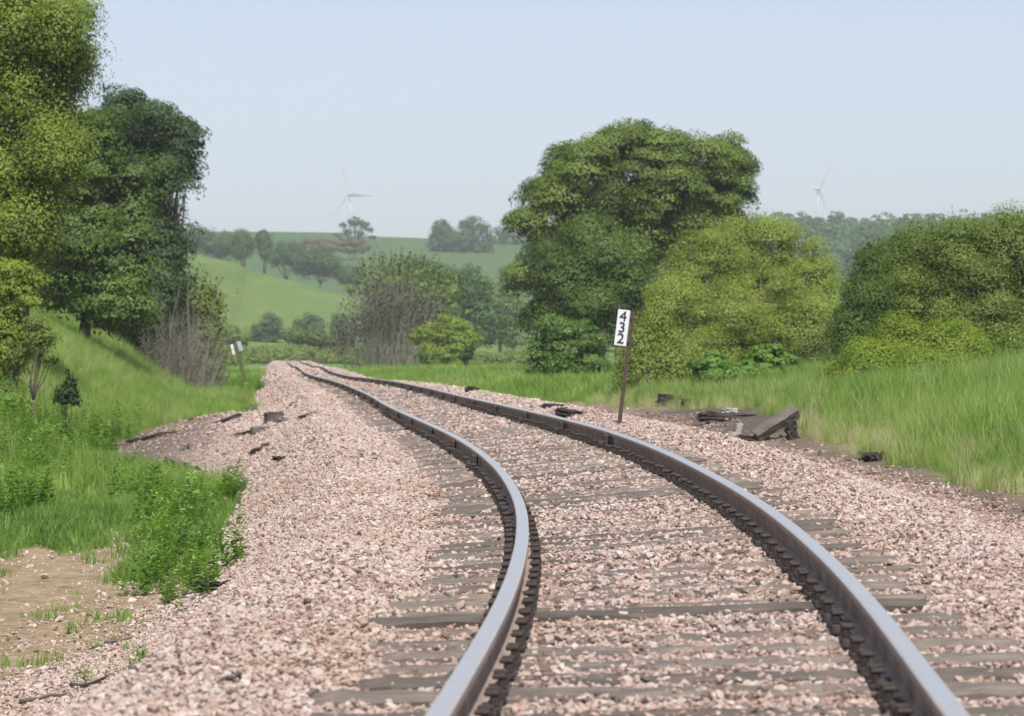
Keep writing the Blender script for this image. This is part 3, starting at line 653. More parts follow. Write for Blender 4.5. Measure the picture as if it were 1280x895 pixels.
plant('shrub', 'compact dark green shrub in front of the tree trunks, left of the white number board', 'shrub', 118, 712,
      [(712, 422, 36, 26, 0), (740, 430, 24, 22, 0), (690, 412, 22, 20, 0), (700, 446, 34, 16, 0), (735, 450, 26, 12, 0), (672, 440, 16, 20, 0)],
      G_bush, n=26000, leaf=0.10, clump=0.45, seed=23, trunk_r=0.05, stems=4, nlimb=12, per=180, shoots=200, shoot_len=0.3)
plant('willow_shrub', 'wide yellow green willow thicket behind the number board post', 'shrub', 100, 920,
      [(880, 340, 55, 50, 2), (945, 325, 62, 48, 3), (1000, 360, 48, 60, 3), (835, 385, 42, 44, 0), (900, 400, 62, 50, 0), (970, 420, 60, 44, 1), (1030, 400, 34, 56, 3), (870, 440, 50, 34, -2), (930, 300, 30, 22, 3), (955, 372, 56, 40, 1), (1005, 395, 40, 40, 0)],
      G_yel, n=190000, leaf=0.058, clump=0.6, seed=24, trunk_r=0.09, stems=7, spread=1.6, nlimb=60, bark=m_twig, shoots=1100, shoot_len=0.75, per=600, shell=0.7, flat=0.9)
plant('shrub', 'pale fresh green bush at the grass edge just right of the number board post', 'shrub', 84, 815,
      [(805, 425, 26, 26, 0), (835, 440, 30, 22, 0), (820, 405, 18, 16, 0), (790, 445, 22, 16, 0)],
      G_yel, n=34000, leaf=0.055, clump=0.34, seed=25, trunk_r=0.03, stems=5, nlimb=12, shoots=200, shoot_len=0.4, flat=0.9)
plant('shrub', 'low vivid green bush with big leaves behind the leaning timber', 'shrub', 78, 930,
      [(890, 452, 24, 16, 0), (925, 462, 26, 14, -1), (960, 448, 30, 20, 0), (985, 460, 20, 18, 0), (905, 470, 26, 10, -1)],
      G_bright, n=9000, leaf=0.13, clump=0.24, seed=26, trunk_r=0.03, stems=5, nlimb=12, flat=0.6)
plant('willow_shrub', 'dark green shrub between the yellow green thicket and the shrub wall at right', 'shrub', 92, 1085,
      [(1095, 345, 30, 40, 0), (1078, 385, 34, 46, 0), (1110, 390, 40, 60, 0), (1060, 425, 30, 40, 0), (1125, 335, 26, 40, 0), (1100, 440, 44, 40, 0)],
      G_mid, n=100000, leaf=0.062, clump=0.55, seed=37, trunk_r=0.08, stems=5, spread=1.0, nlimb=24, bark=m_bark, shoots=500, shoot_len=0.5, per=430, shell=0.75, flat=0.9)
plant('willow_shrub', 'tall olive green shrub wall filling the right edge of the photo', 'shrub', 84, 1220,
      [(1150, 338, 44, 52, 1), (1200, 332, 54, 54, 0), (1255, 326, 54, 56, 0), (1320, 326, 64, 60, 0), (1155, 390, 50, 60, 0), (1220, 395, 60, 70, 0), (1290, 410, 60, 76, 0), (1200, 450, 60, 50, 0), (1260, 460, 60, 50, -1), (1390, 360, 60, 90, 0), (1330, 450, 70, 60, 0)],
      G_olive, n=240000, leaf=0.056, clump=0.55, seed=27, trunk_r=0.08, stems=8, spread=1.6, nlimb=40, bark=m_bark, shoots=1500, shoot_len=0.6, per=560, shell=0.8, flat=0.9)
plant('shrub', 'rounded light green bush growing on the grassy mound at the right', 'shrub', 68, 1130,
      [(1130, 443, 54, 42, 0), (1180, 438, 50, 38, 0), (1090, 465, 48, 36, -1), (1215, 458, 36, 30, 0), (1150, 470, 58, 32, -1), (1060, 482, 34, 26, -1)],
      G_lite, n=90000, leaf=0.046, clump=0.36, seed=28, trunk_r=0.03, stems=6, spread=.8, nlimb=16, per=220, shoots=800, shoot_len=0.32, flat=0.9)
plant('shrub', 'dark low leafy clump on the mound at the right edge of the photo', 'shrub', at_ground(1262, 510)[1], 1262,
      [(1262, 502, 16, 7, 0), (1245, 507, 12, 5, 0)], G_mid, n=1500, leaf=0.06, clump=0.12, seed=29, trunk_r=0.01, stems=4, nlimb=6)

# --- middle background behind the bend
twig_thicket('bare_thicket', 'tall brown willow clump with bare stems beyond the bend of the track', 'thicket', 290, 432, 545, 9.0, 420, 41, leafy=(G_brown, 9000, 0.22), depth=7, up=0.12, hv=0.18)
plant('willow_shrub', 'olive willow crown rising over the brown bare stems', 'shrub', 300, 500,
      [(480, 355, 40, 26, 0), (520, 360, 36, 30, 1), (500, 390, 50, 34, 3), (555, 385, 30, 40, 3)],
      G_olive, n=9000, leaf=0.22, clump=0.6, seed=42, trunk_r=0.12, stems=5, nlimb=14, shoots=260, shoot_len=1.6, bark=m_twig, shell=0.5)
plant('shrub', 'round light green bush beside the track bend in front of the brown willow clump', 'shrub', 240, 562,
      [(562, 417, 36, 22, 0), (535, 422, 26, 18, 0), (580, 425, 24, 16, 0), (560, 433, 44, 10, -1)],
      G_lite, n=9000, leaf=0.18, clump=0.5, seed=43, trunk_r=0.05, stems=4, nlimb=10)
plant('shade_tree', 'dark green tree between the brown willow clump and the big broad tree', 'tree', 380, 560,
      [(560, 360, 36, 30, 0), (525, 345, 26, 22, 0), (590, 365, 30, 32, 0), (545, 345, 30, 20, 0), (600, 400, 34, 40, 0), (570, 400, 40, 40, 0), (540, 380, 30, 40, 0)],
      G_far, n=12000, leaf=0.32, clump=1.1, seed=44, trunk_r=0.25)
plant('shade_tree', 'pale grey green tree seen just left of the big broad tree', 'tree', 460, 625,
      [(625, 385, 26, 40, 0), (650, 345, 22, 24, 0),  (610, 410, 24, 26, 0), (640, 365, 20, 24, 0), (600, 365, 16, 22, 0), (645, 410, 24, 30, 0)],
      G_olive, n=9000, leaf=0.35, clump=1.2, seed=45, trunk_r=0.3)
# --- small trees at the foot of the meadow hill
for i, (px, d, lob, mt, lab) in enumerate([
        (335, 520, [(338, 408, 16, 14, 0), (325, 415, 14, 14, 0), (345, 420, 14, 16, 0), (330, 428, 16, 10, 0)], G_far, 'round dark tree at the foot of the meadow hill, above the track end'),
        (385, 540, [(385, 402, 16, 13, 0), (395, 412, 14, 16, 0), (372, 417, 12, 14, 0), (385, 427, 18, 10, 0)], G_far, 'second round tree at the hill foot, right of the track end'),
        (425, 500, [(425, 405, 10, 14, 0), (430, 418, 14, 12, 0)], G_far, 'narrow green tree at the hill foot touching the brown willow clump'),
        (380, 430, [(372, 422, 16, 9, 0), (395, 425, 16, 8, 0), (410, 428, 12, 6, 0)], G_mid, 'low hedge like bush crossing behind the far end of the track'),
        (300, 420, [(298, 425, 12, 8, 0), (285, 420, 12, 12, 0)], G_olive, 'low olive bush left of the far end of the track')]):
    plant('small_tree', lab, 'tree', d, px, lob, mt, n=4000, leaf=0.34, clump=1.0, seed=60 + i, trunk_r=0.12, nlimb=6, per=50, flat=0.9, topw=0.5, skirt=2.5)
# --- trees on the hills
for i, (px, d, lob, lab) in enumerate([
        (248, 860, [(245, 297, 16, 13, 0), (262, 305, 14, 14, 0), (235, 303, 12, 14, 0)], 'leftmost hill tree, spreading and pale, beside the hanging lobe of the dark tree'),
        (285, 860, [(283, 305, 11, 13, 0), (276, 312, 10, 10, 0)], 'hill tree with level branches in the row left of the slim one'),
        (304, 850, [(303, 298, 10, 9, 0), (307, 308, 12, 8, 0), (302, 316, 12, 8, 0)], 'flat topped hill tree next to the slim column tree'),
        (331, 840, [(329, 298, 4.5, 9, 0), (331, 309, 5.5, 9, 0), (333, 318, 4, 6, 0)], 'slim column shaped tree standing alone on the meadow hill'),
        (358, 830, [(355, 316, 13, 13, 0), (347, 326, 10, 9, 0), (368, 322, 12, 13, 0)], 'left dark tree of the clump on the meadow hill crest'),
        (400, 800, [(395, 325, 22, 15, 0), (410, 333, 18, 16, 0), (380, 333, 16, 14, 0), (418, 338, 9, 10, 0)], 'widest dark tree of the clump on the meadow hill crest'),
        (437, 800, [(435, 345, 13, 9, 0), (447, 349, 8, 6, 0)], 'small round tree at the lower right end of the hill crest clump'),
        (555, 1200, [(552, 290, 14, 14, 0), (560, 300, 16, 16, 0), (545, 302, 10, 12, 0)], 'hazy ridge tree left of its taller twin'),
        (592, 1200, [(590, 285, 18, 13, 0), (602, 296, 14, 18, 0), (580, 300, 16, 18, 0), (597, 318, 22, 14, 0)], 'hazy taller ridge tree right of its twin, near the big broad tree'),
        (535, 900, [(530, 335, 22, 10, 0), (552, 342, 22, 12, 0), (575, 348, 18, 10, 0)], 'low tree belt in the valley above the brown willow clump'),
        (632, 1250, [(625, 300, 16, 18, 0), (640, 305, 18, 22, 0), (652, 320, 16, 20, 0)], 'palest hazy tree group member just left of the big broad tree')]):
    plant('hill_tree', lab, 'tree', d, px, lob, G_far, n=8000, leaf=d * 0.00055, clump=1.7, seed=80 + i, trunk_r=0.25, nlimb=9, per=60, flat=0.9, topw=0.5, skirt=2.5, group='trees on the far hills')
# lone open tree on the skyline
plant('lone_tree', 'lone open branched tree on the skyline in front of the left wind turbine', 'tree', 1150, 443,
      [(443, 277, 9, 7, 0), (428, 282, 7, 4, 0), (455, 281, 8, 6, 0), (421, 293, 7, 2.2, 0), (462, 287, 8, 3, 0), (450, 292, 8, 4, 0), (465, 296, 6, 2.5, 0), (435, 290, 6, 4, 0)],
      G_far, n=1500, leaf=0.6, clump=0.9, seed=99, trunk_r=0.5, nlimb=34, per=14, topw=0.5, flat=.8, droop=.2)
# brushy strip under it
for i, (px, d, w, h, lab) in enumerate([(395, 1100, 34, 6, 'greyish brush strip on the ridge behind the dark hill crest clump'), (440, 1120, 26, 5, 'greyish brush around the foot of the lone skyline tree')]):
    x = px; plant('brush', lab, 'brush', d, px, [(px - w / 2, 305 - 0, w / 2, h, 0), (px + w / 2, 310, w / 2, h, 0), (px, 303, w / 2, h, 0), (px, 312, w * .8, h * 1.2, 0)], G_brown, n=3000, leaf=0.8, clump=1.6, seed=110 + i, trunk_r=0.1, nlimb=5)
# far wooded ridge behind the right hand shrubs: reads as one mass
def woods():
    r = np.random.default_rng(130); lob = []
    for _ in range(560):
        d = r.uniform(1080, 1480); px = r.uniform(900, 1500); x = (px - CX) * d / F; z = gz(x, d); s = r.uniform(4, 7.5)
        lob.append((x, d, z + s * 0.8, s * 1.1, s * 1.1, s))
    P, Nn, T, C = crown_points(lob, 150000, r, 1.9, 26)
    o = link('far_woods', cloud_mesh('far_woods', P, Nn, T, 1.0, r, 0.8), G_far); tag(o, 'hazy blue green woods along the far ridge behind the shrubs at right', 'woods', kind='stuff')
woods()
def hedge():
    r = np.random.default_rng(131); lob = []
    for _ in range(150):
        d = r.uniform(330, 420); px = r.uniform(200, 760); x = (px - CX) * d / F
        if abs(x - float(CT(d))) < 5: continue
        s = r.uniform(0.5, 1.3); lob.append((x, d, gz(x, d) + s * 0.7, s * 1.6, s * 1.5, s))
    for _ in range(110):
        d = r.uniform(415, 470); px = r.uniform(285, 470); x = (px - CX) * d / F; s = r.uniform(0.5, 1.5); lob.append((x, d, gz(x, d) + s * 0.6, s * 2.0, s * 1.5, s))
    P, Nn, T, C = crown_points(lob, 42000, r, 0.6, 20)
    o = link('distant_undergrowth', cloud_mesh('distant_undergrowth', P, Nn, T, 0.26, r, 0.8), G_olive); tag(o, 'greyish undergrowth along the valley floor beyond the track bend', 'undergrowth', kind='stuff')
hedge()

# ------------------------------------------------------------------ grass and weeds
def tuft(r, n, h, spread, w):
    V = []; Fs = []
    for i in range(n):
        a = r.uniform(0, 6.28); rr = spread * math.sqrt(r.uniform()); b = Vector((rr * math.cos(a), rr * math.sin(a), -0.02)); hh = h * r.uniform(0.5, 1.1)
        ln = Vector((r.normal(0, .22), r.normal(0, .22), 0)) * hh; t_ = Vector((math.cos(a + 1.3), math.sin(a + 1.3), 0)) * w
        k = len(V); m1 = b + ln * 0.3 + Vector((0, 0, hh * 0.55)); tp = b + ln + Vector((0, 0, hh * 0.97))
        V += [(b - t_)[:], (b + t_)[:], (m1 + t_ * .8)[:], (m1 - t_ * .8)[:], tp[:]]; Fs += [[k, k + 1, k + 2, k + 3], [k + 3, k + 2, k + 4]]
    return V, Fs
def weedlet(r, h, n, leaf):
    """a leafy upright stem"""
    V = []; Fs = []
    t_ = Vector((0.006, 0, 0)); V += [(-t_)[:], t_[:], (r.normal(0, .04), 0, h)]; Fs += [[0, 1, 2]]
    for i in range(n):
        z = h * (0.1 + 0.9 * i / n); a = r.uniform(0, 6.28); s = leaf * (1.1 - 0.6 * i / n) * r.uniform(.7, 1.2); d = Vector((math.cos(a), math.sin(a), r.uniform(.1, .7))).normalized(); sd_ = Vector((-math.sin(a), math.cos(a), 0)) * s * 0.17
        k = len(V); b = Vector((0, 0, z)); V += [b[:], (b + d * s * .5 + sd_)[:], (b + d * s - Vector((0, 0, s * .15)))[:], (b + d * s * .5 - sd_)[:]]; Fs += [[k, k + 1, k + 2, k + 3]]
    return V, Fs
GR = [(0, (0.085, 0.16, 0.030)), (0.4, (0.19, 0.31, 0.055)), (0.75, (0.33, 0.43, 0.11)), (1, (0.52, 0.47, 0.28))]
m_grass = m_inst('meadow_grass', GR, 0.35, 0.6)
m_short = m_inst('short_grass', [(0, (0.09, 0.17, 0.03)), (0.6, (0.19, 0.31, 0.06)), (1, (0.32, 0.38, 0.11))], 0.3, 0.6)
m_weed = m_inst('weed_leaves', [(0, (0.06, 0.13, 0.02)), (0.5, (0.155, 0.28, 0.04)), (1, (0.29, 0.43, 0.08))], 0.3, 0.5)
def place(name, variants, y, u, scl, tint, mat, label, cat, tilt=0.12):
    r = np.random.default_rng(len(y)); x = CT(y) + u; vis = (np.abs(x) < 0.19 * y + 2.5) 
    y, u, x, scl, tint = y[vis], u[vis], x[vis], scl[vis], tint[vis]
    P = np.stack([x, y, ground(x, y) - 0.01], -1); rot = np.stack([r.normal(0, tilt, len(y)), r.normal(0, tilt, len(y)), r.uniform(0, 6.28, len(y))], -1)
    print(name, len(y))
    return tag(scatter(name, variants, P, rot, np.stack([scl] * 3, -1), np.clip(tint, 0, 1), mat), label, cat, kind='stuff')
rg = np.random.default_rng(44)
tall = [tuft(rg, 40, 0.48, 0.19, 0.004) for _ in range(8)] + [tuft(rg, 12, 0.68, 0.12, 0.0028) for _ in range(2)]; tallfar = [tuft(rg, 34, 0.55, 0.42, 0.013) for _ in range(6)]; short = [tuft(rg, 26, 0.14, 0.12, 0.0045) for _ in range(6)]
def samp(y0, y1, u0, u1, dens):
    n = int((y1 - y0) * abs(u1 - u0) * dens); return rg.uniform(y0, y1, n), rg.uniform(u0, u1, n)
# right verge
Ys, Us, Ss, Ts = [], [], [], []
for (y0, y1, ue, dens) in ((22, 45, 10, 34), (45, 85, 16, 17)):
    y, u = samp(y0, y1, 3.4, ue, dens); x = CT(y) + u
    e = u - (edgeR(y) + 0.45 + 0.35 * wob(x, y, 0.9, 4)) - 0.5 * np.exp(-((y - 62) / 9) ** 2)
    k = rg.uniform(0, 1, len(y)) < np.clip(e / 0.35, 0, 1); y, u, x, e = y[k], u[k], x[k], e[k]
    Ys.append(y); Us.append(u); Ss.append((0.5 + 0.6 * np.clip(e / 1.2, 0, 1)) * np.exp(rg.normal(0, .18, len(y))) * (0.95 + .2 * wob(x, y, 2.2, 8))); Ts.append(0.56 + 0.14 * wob(x, y, 3.1, 1) + 0.10 * wob(x, y, 0.8, 5) + 0.16 * rg.normal(size=len(y)) + 0.35 * (rg.uniform(0, 1, len(y)) < 0.06) + 0.12 * (e < .5) + 0.3 * ((e < 0.9) & (rg.uniform(0, 1, len(y)) < .3)))
place('tall_grass', tall, *[np.concatenate(a) for a in (Ys, Us, Ss, Ts)], m_grass, 'tall fresh green grass on the verge right of the track', 'grass')
y, u = samp(85, 230, 2.3, 24, 3.6); x = CT(y) + u; e = u - edgeR(y) - 0.2 - 0.3 * wob(x, y, 2, 4); k = e > 0; y, u, x, e = y[k], u[k], x[k], e[k]
place('distant_grass', tallfar, y, u, (0.6 + 0.5 * np.clip(e / 2, 0, 1)) * np.exp(rg.normal(0, .15, len(y))), 0.52 + 0.2 * wob(x, y, 7, 1) + 0.1 * rg.normal(size=len(y)), m_grass, 'green grass strip between the distant track and the trees at right', 'grass')
# left bank and its foot
y, u = samp(44, 135, -18, -3.2, 17); x = CT(y) + u; e = -u - edgeL(y) - 0.25 - 0.5 * wob(x, y, 1.3, 4)
bare = 0.9 * np.exp(-((y - 49 - 1.5 * wob(x, y, 2, 3)) / 3.5) ** 2) * np.exp(-((u + 6.6) / 1.5) ** 2)
k = (rg.uniform(0, 1, len(y)) < np.clip(e / 0.4, 0, 1)) & (rg.uniform(0, 1, len(y)) > bare); y, u, x, e = y[k], u[k], x[k], e[k]
up_ = np.clip((-u - 7) / 2, 0, 1)
place('bank_grass', tall, y, u, (0.55 + 0.45 * np.clip(e / 1.5, 0, 1)) * np.exp(rg.normal(0, .2, len(y))) * (1 + .2 * wob(x, y, 2.2, 8)), 0.50 + 0.12 * up_ + 0.16 * wob(x, y, 2.6, 1) + 0.14 * rg.normal(size=len(y)) + 0.3 * (rg.uniform(0, 1, len(y)) < 0.09), m_grass, 'long green grass covering the bank left of the track', 'grass')
y, u = samp(135, 260, -24, -2.7, 3.2); x = CT(y) + u; k = (-u - edgeL(y)) > 0.1; y, u, x = y[k], u[k], x[k]
place('distant_bank_grass', tallfar, y, u, 0.7 * np.exp(rg.normal(0, .2, len(y))), 0.5 + 0.2 * wob(x, y, 6, 1) + 0.1 * rg.normal(size=len(y)), m_grass, 'grass beside the far part of the track at left', 'grass')
# short grass lower left
y, u = samp(21, 46, -11, -3.6, 60); x = CT(y) + u; nzv = 0.35 * wob(x, y, 0.9, 4) + 0.3 * wob(x, y, 2.7, 6)
pr = sst(26.0, 29.5, y + nzv * 5 + 5 * np.sin(u * 2.1 + 1.3) * np.sin(u * 4.7) - 0.1 * (u + 4) - 6 * np.exp(-((u + 4.9) / 0.9) ** 2)); pr = np.maximum(pr, 0.16 * (wob(x, y, 0.6, 3) > 0.25)) * (1 - 0.8 * np.exp(-((y - 43.5) / 2) ** 2))
k = rg.uniform(0, 1, len(y)) < np.clip(pr * 1.1 - 0.05, 0, 1); y, u, x = y[k], u[k], x[k]
place('short_grass', short, y, u, np.exp(rg.normal(0, .3, len(y))) * (1 + .4 * wob(x, y, 1.5, 8)), 0.5 + 0.2 * wob(x, y, 1.9, 1) + 0.2 * rg.normal(size=len(y)), m_short, 'short fresh grass patch on the flat ground at lower left', 'grass')
# leafy weeds at the ballast toe and at the foot of the bank
weeds = [weedlet(rg, rg.uniform(.3, .6), 34, 0.14) for _ in range(8)]
def blob(cx, cy, rx, ry, n):
    a = rg.uniform(0, 6.28, n); q = np.sqrt(rg.uniform(0, 1, n)); return cy + ry * q * np.sin(a), cx + rx * q * np.cos(a)
def weed_blob(name, blobs, label, s=1.0):
    Y_ = []; U_ = []
    for (px, py, rx, ry, n) in blobs:
        x0, y0, z0 = at_ground(px, py); yy_, xx_ = blob(x0, y0, rx, ry, n); Y_.append(yy_); U_.append(xx_ - CT(yy_))
    y = np.concatenate(Y_); u = np.concatenate(U_)
    return place(name, weeds, y, u, s * np.exp(rg.normal(0, .25, len(y))), 0.5 + 0.22 * rg.normal(size=len(y)), m_weed, label, 'weeds', 0.2)
weed_blob('weeds', [(212, 724, .30, 1.4, 27), (245, 738, .26, 1.0, 17), (235, 695, .34, 1.5, 24), (205, 675, .34, 1.2, 15), (172, 738, .26, 1.0, 6), (275, 720, .22, .9, 8), (240, 762, .16, .5, 5)], 'dense leafy green weed patch spilling onto the pink ballast slope', 0.75)
weed_blob('weeds', [(225, 637, .55, 2.0, 46), (265, 630, .34, 1.4, 18), (180, 622, .5, 2, 40), (140, 612, .5, 2.4, 50), (297, 617, .12, .6, 8), (205, 655, .5, 1.2, 26)], 'leafy weeds between the short grass and the ballast, behind the nearest weed patch', 0.8)
weed_blob('weeds', [(25, 590, 1.1, 3, 260), (60, 560, 1.1, 4, 240), (0, 540, 1.0, 3, 160), (95, 575, .8, 2.5, 130), (10, 640, .6, 1.5, 60), (110, 545, 1.0, 3, 90), (40, 610, .8, 2, 120)], 'shaded blue green weeds at the foot of the bank by the left edge', 1.05)
weed_blob('weeds', [(265, 482, 2.2, 8, 420), (240, 475, 1.5, 6, 180), (300, 490, 1.2, 5, 200), (285, 470, 1.5, 6, 200)], 'flat dark leafed weeds beside the tilted marker post at left', 1.0)
for (px, py, s, lab) in ((165, 838, 1.0, 'small upright sprout in the ballast by the thin stick at lower left'), (108, 856, .8, 'low spreading sprout nearest the lower left corner'), (120, 812, .55, 'tiny seedling on the stony dirt above the lower left sprouts'), (92, 792, .7, 'flat little weed tuft on the sandy dirt at lower left'), (160, 815, .5, 'faint seedling just above the upright sprout')):
    x0, y0, z0 = at_ground(px, py); V = []; Fs = []
    for q in range(5):
        v, f = weedlet(rg, 0.16, 12, 0.075); off = rg.normal(0, 0.04, 2); k = len(V)
        V += [(a * s + off[0], b * s + off[1], c_ * s) for a, b, c_ in v]; Fs += [[i + k for i in g_] for g_ in f]
    me = bpy.data.meshes.new('sprout'); me.from_pydata(V, [], Fs)
    a = me.attributes.new('tint', 'FLOAT', 'POINT'); a.data.foreach_set('value', np.full(len(V), .6, np.float32))
    a = me.attributes.new('leaf_normal', 'FLOAT_VECTOR', 'POINT'); a.data.foreach_set('vector', np.tile(np.array([0, -.5, .86], np.float32), len(V)))
    tag(link('sprout', me, G_bright, None, (x0, y0, z0)), lab, 'sprout')

# ------------------------------------------------------------------ mileposts
m_white = m_flat('white_paint', (0.72, 0.73, 0.74), 0.6, 0, 0.08, 12); m_black = m_flat('black_paint', (0.02, 0.02, 0.022), 0.6)
m_post = m_flat('rusty_post', (0.085, 0.058, 0.042), 0.8, 0.2, 0.45, 14)
def digits(txt, size, parent, gap, flip=1):
    for i, ch in enumerate(txt):
        cu = bpy.data.curves.new('numeral', 'FONT'); cu.body = ch; cu.size = size; cu.extrude = 0.002; cu.offset = 0.0; cu.align_x = 'CENTER'; cu.align_y = 'CENTER'
        o = bpy.data.objects.new('tmp', cu); COL.objects.link(o); bpy.context.view_layer.update()
        me = bpy.data.meshes.new_from_object(o.evaluated_get(bpy.context.evaluated_depsgraph_get())); bpy.data.objects.remove(o)
        me.materials.clear(); n = link('numeral', me, m_black, parent); n.rotation_euler = (rad(90), 0, 0); n.location = (0, -0.012, gap * (1 - i)); n.scale = (1.12, 1, 1)
# right milepost 432
x0, y0, z0 = at_ground(774, 531)
ms = empty('milepost', (x0, y0, z0), 'leaning rusty milepost carrying a white board numbered 432 right of the track', 'milepost')
k = y0 / F; H = 143 * k; W = 20.5 * k; lean = math.atan2(17, 141)
b = MB(); b.box((0, 0, H / 2 - .15), (0.055, 0.012, H + .3)).box((-0.022, 0.02, H / 2 - .15), (0.01, 0.035, H + .3)).box((0.022, 0.02, H / 2 - .15), (0.01, 0.035, H + .3))
b.build('post', m_post, ms)
hb = 45 * k
bo = MB().box((0, 0, 0), (W * 0.74, 0.012, hb), bev=0.002).build('number_board', m_white, ms); bo.location = (-W * 0.37 - 0.035, 0.01, H - hb / 2 + 0.004); bo.rotation_euler = (0, 0, rad(-14))
digits('432', hb * 0.40, bo, hb * 0.31)
bo2 = MB().box((0, 0, 0), (W * 0.88, 0.012, hb), bev=0.002).build('side_board', m_white, ms); bo2.location = (-0.034, 0.17, H - hb / 2 + 0.004); bo2.rotation_euler = (0, 0, rad(82))
b = MB()
for zz in (0.1, 0.42): b.box((-0.01, -0.014, H - zz), (0.03, 0.02, 0.03), bev=.004)
b.build('bolts', m_rusty, ms)
ms.rotation_euler = (0, lean, 0)
# left one, seen from behind
x0, y0, z0 = at_ground(309, 485)
ml = empty('milepost', (x0, y0, z0), 'thin leaning milepost with two pale boards in a V, left of the track', 'milepost')
k = y0 / F; H = 58 * k
b = MB(); b.box((0, 0, H / 2 - .15), (0.20, 0.06, H + .3), bev=.005); b.build('post', m_flat('mossy_post', (0.10, 0.095, 0.045), .9, 0, .3), ml)
for s, w in ((-1, 6), (1, 7)):
    o = MB().box((0, 0, 0), (w * k, 0.015, 12.5 * k), bev=.002).build('board', m_white, ml); o.location = (s * (w * k / 2 + 0.03), 0.05, H - 6.3 * k + (0.05 if s > 0 else -.02)); o.rotation_euler = (0, 0, s * rad(-30))
ml.rotation_euler = (0, -math.atan2(13, 48), 0)

# ------------------------------------------------------------------ timbers, scraps, sticks
m_old = m_wood('old_timber', (0.05, 0.042, 0.036), (0.20, 0.165, 0.135), (4, 40, 40)); m_char = m_wood('charred_wood', (0.018, 0.015, 0.013), (0.075, 0.06, 0.05), (4, 40, 40))
m_grey = m_flat('pale_concrete', (0.40, 0.38, 0.36), .9, 0, .2); 
def timber(name, px, py, lenpx, hpx, label, cat, mat, rot=(0, 0, 0), wid=0.22, seed=1, lift=0.0, jit=0.012, extra=None, tint_end=None):
    x0, y0, z0 = at_ground(px, py); k = y0 / F; r = np.random.default_rng(seed)
    bm = bmesh.new(); bmesh.ops.create_cube(bm, size=1); bmesh.ops.subdivide_edges(bm, edges=bm.edges[:], cuts=5, use_grid_fill=True)
    Ln = lenpx * k; Hh = hpx * k
    for v in bm.verts:
        e = abs(v.co.x) > .49; c0 = v.co.copy()
        v.co = Vector((c0.x * Ln, c0.y * wid, c0.z * Hh)); v.co += Vector((r.normal(0, jit * (3 if e else .5)), r.normal(0, jit), r.normal(0, jit) - (abs(c0.y) > .49 and c0.z > .49) * 0.01))
    me = bpy.data.meshes.new(name); bm.to_mesh(me); bm.free()
    o = link(name, me, mat, None, (x0, y0, z0 + Hh * 0.42 + lift)); o.rotation_euler = rot
    return tag(o, label, cat)
D = math.radians
timber('timber', 970, 549, 62, 12, 'big split grey timber propped up slanting at the grass edge', 'timber', m_old, (0.5, D(-31), D(14)), .22, 1, lift=0.2, jit=.006)
timber('timber', 990, 550, 9, 26, 'upright rotten stub under the high end of the slanting timber', 'timber', m_char, (0, 0, .3), .15, 2)
timber('timber', 950, 551, 46, 5, 'low dark plank lying under the slanting timber', 'timber', m_char, (0, D(6), -.1), .16, 3)
timber('timber', 908, 526, 62, 9, 'long flat dark tie lying on black soil right of the milepost', 'timber', m_char, (0, D(2), D(8)), .24, 4, jit=.02)
timber('timber', 846, 505, 42, 11, 'charred tie block at the grass edge, directly right of the milepost', 'timber', m_char, (0, D(3), D(-10)), .25, 5, jit=.03)
timber('timber', 868, 508, 26, 8, 'smaller charred block against the right end of the charred tie', 'timber', m_char, (0, D(5), .5), .2, 6, jit=.03)
timber('timber', 716, 521, 36, 9, 'dark tie end lying beside the rail left of the milepost', 'timber', m_char, (0, D(9), D(-12)), .2, 7)
timber('timber', 695, 510, 30, 4, 'thin dark plank in the grass edge left of the milepost', 'plank', m_char, (0, D(4), .2), .15, 8)
timber('timber', 634, 492, 22, 7, 'dark wood scrap in the grass beside the right rail', 'timber', m_char, (0, D(-3), .3), .25, 9)
timber('wood_scrap', 590, 490, 6, 6, 'small dark scrap left of the wood in the grass beside the right rail', 'scrap', m_char, (0, .3, .3), .12, 10, jit=.03)
timber('concrete_chunk', 912, 518, 16, 8, 'pale concrete chunk behind the long flat dark tie', 'chunk', m_grey, (0, .1, .4), .15, 11)
timber('bracket', 924, 543, 5, 15, 'pale upright metal scrap left of the slanting timber', 'metal scrap', m_grey, (0, .25, 0), .04, 12, jit=.004)
timber('bracket', 917, 545, 12, 4, 'pale metal scrap lying flat at the foot of the upright scrap', 'metal scrap', m_grey, (0, .3, .3), .05, 13, jit=.004)
timber('wood_scrap', 1100, 577, 28, 8, 'small brown wood lump at the foot of the tall grass at right', 'scrap', m_char, (0, .1, .2), .2, 14, jit=.03)
timber('tie_block', 342, 527, 22, 13, 'square cut tie block with dark end at the ballast edge left of the track', 'timber', m_old, (0, D(-3), D(22)), .24, 15, jit=.004)
timber('tie_block', 325, 541, 22, 8, 'low half buried tie block nearer than the square cut one', 'timber', m_old, (0, D(-2), D(15)), .22, 16, jit=.006)
timber('tie_block', 219, 586, 26, 13, 'grey squared timber end sitting on the gravel above the weeds', 'timber', m_old, (0, D(20), D(-25)), .24, 17, jit=.006)
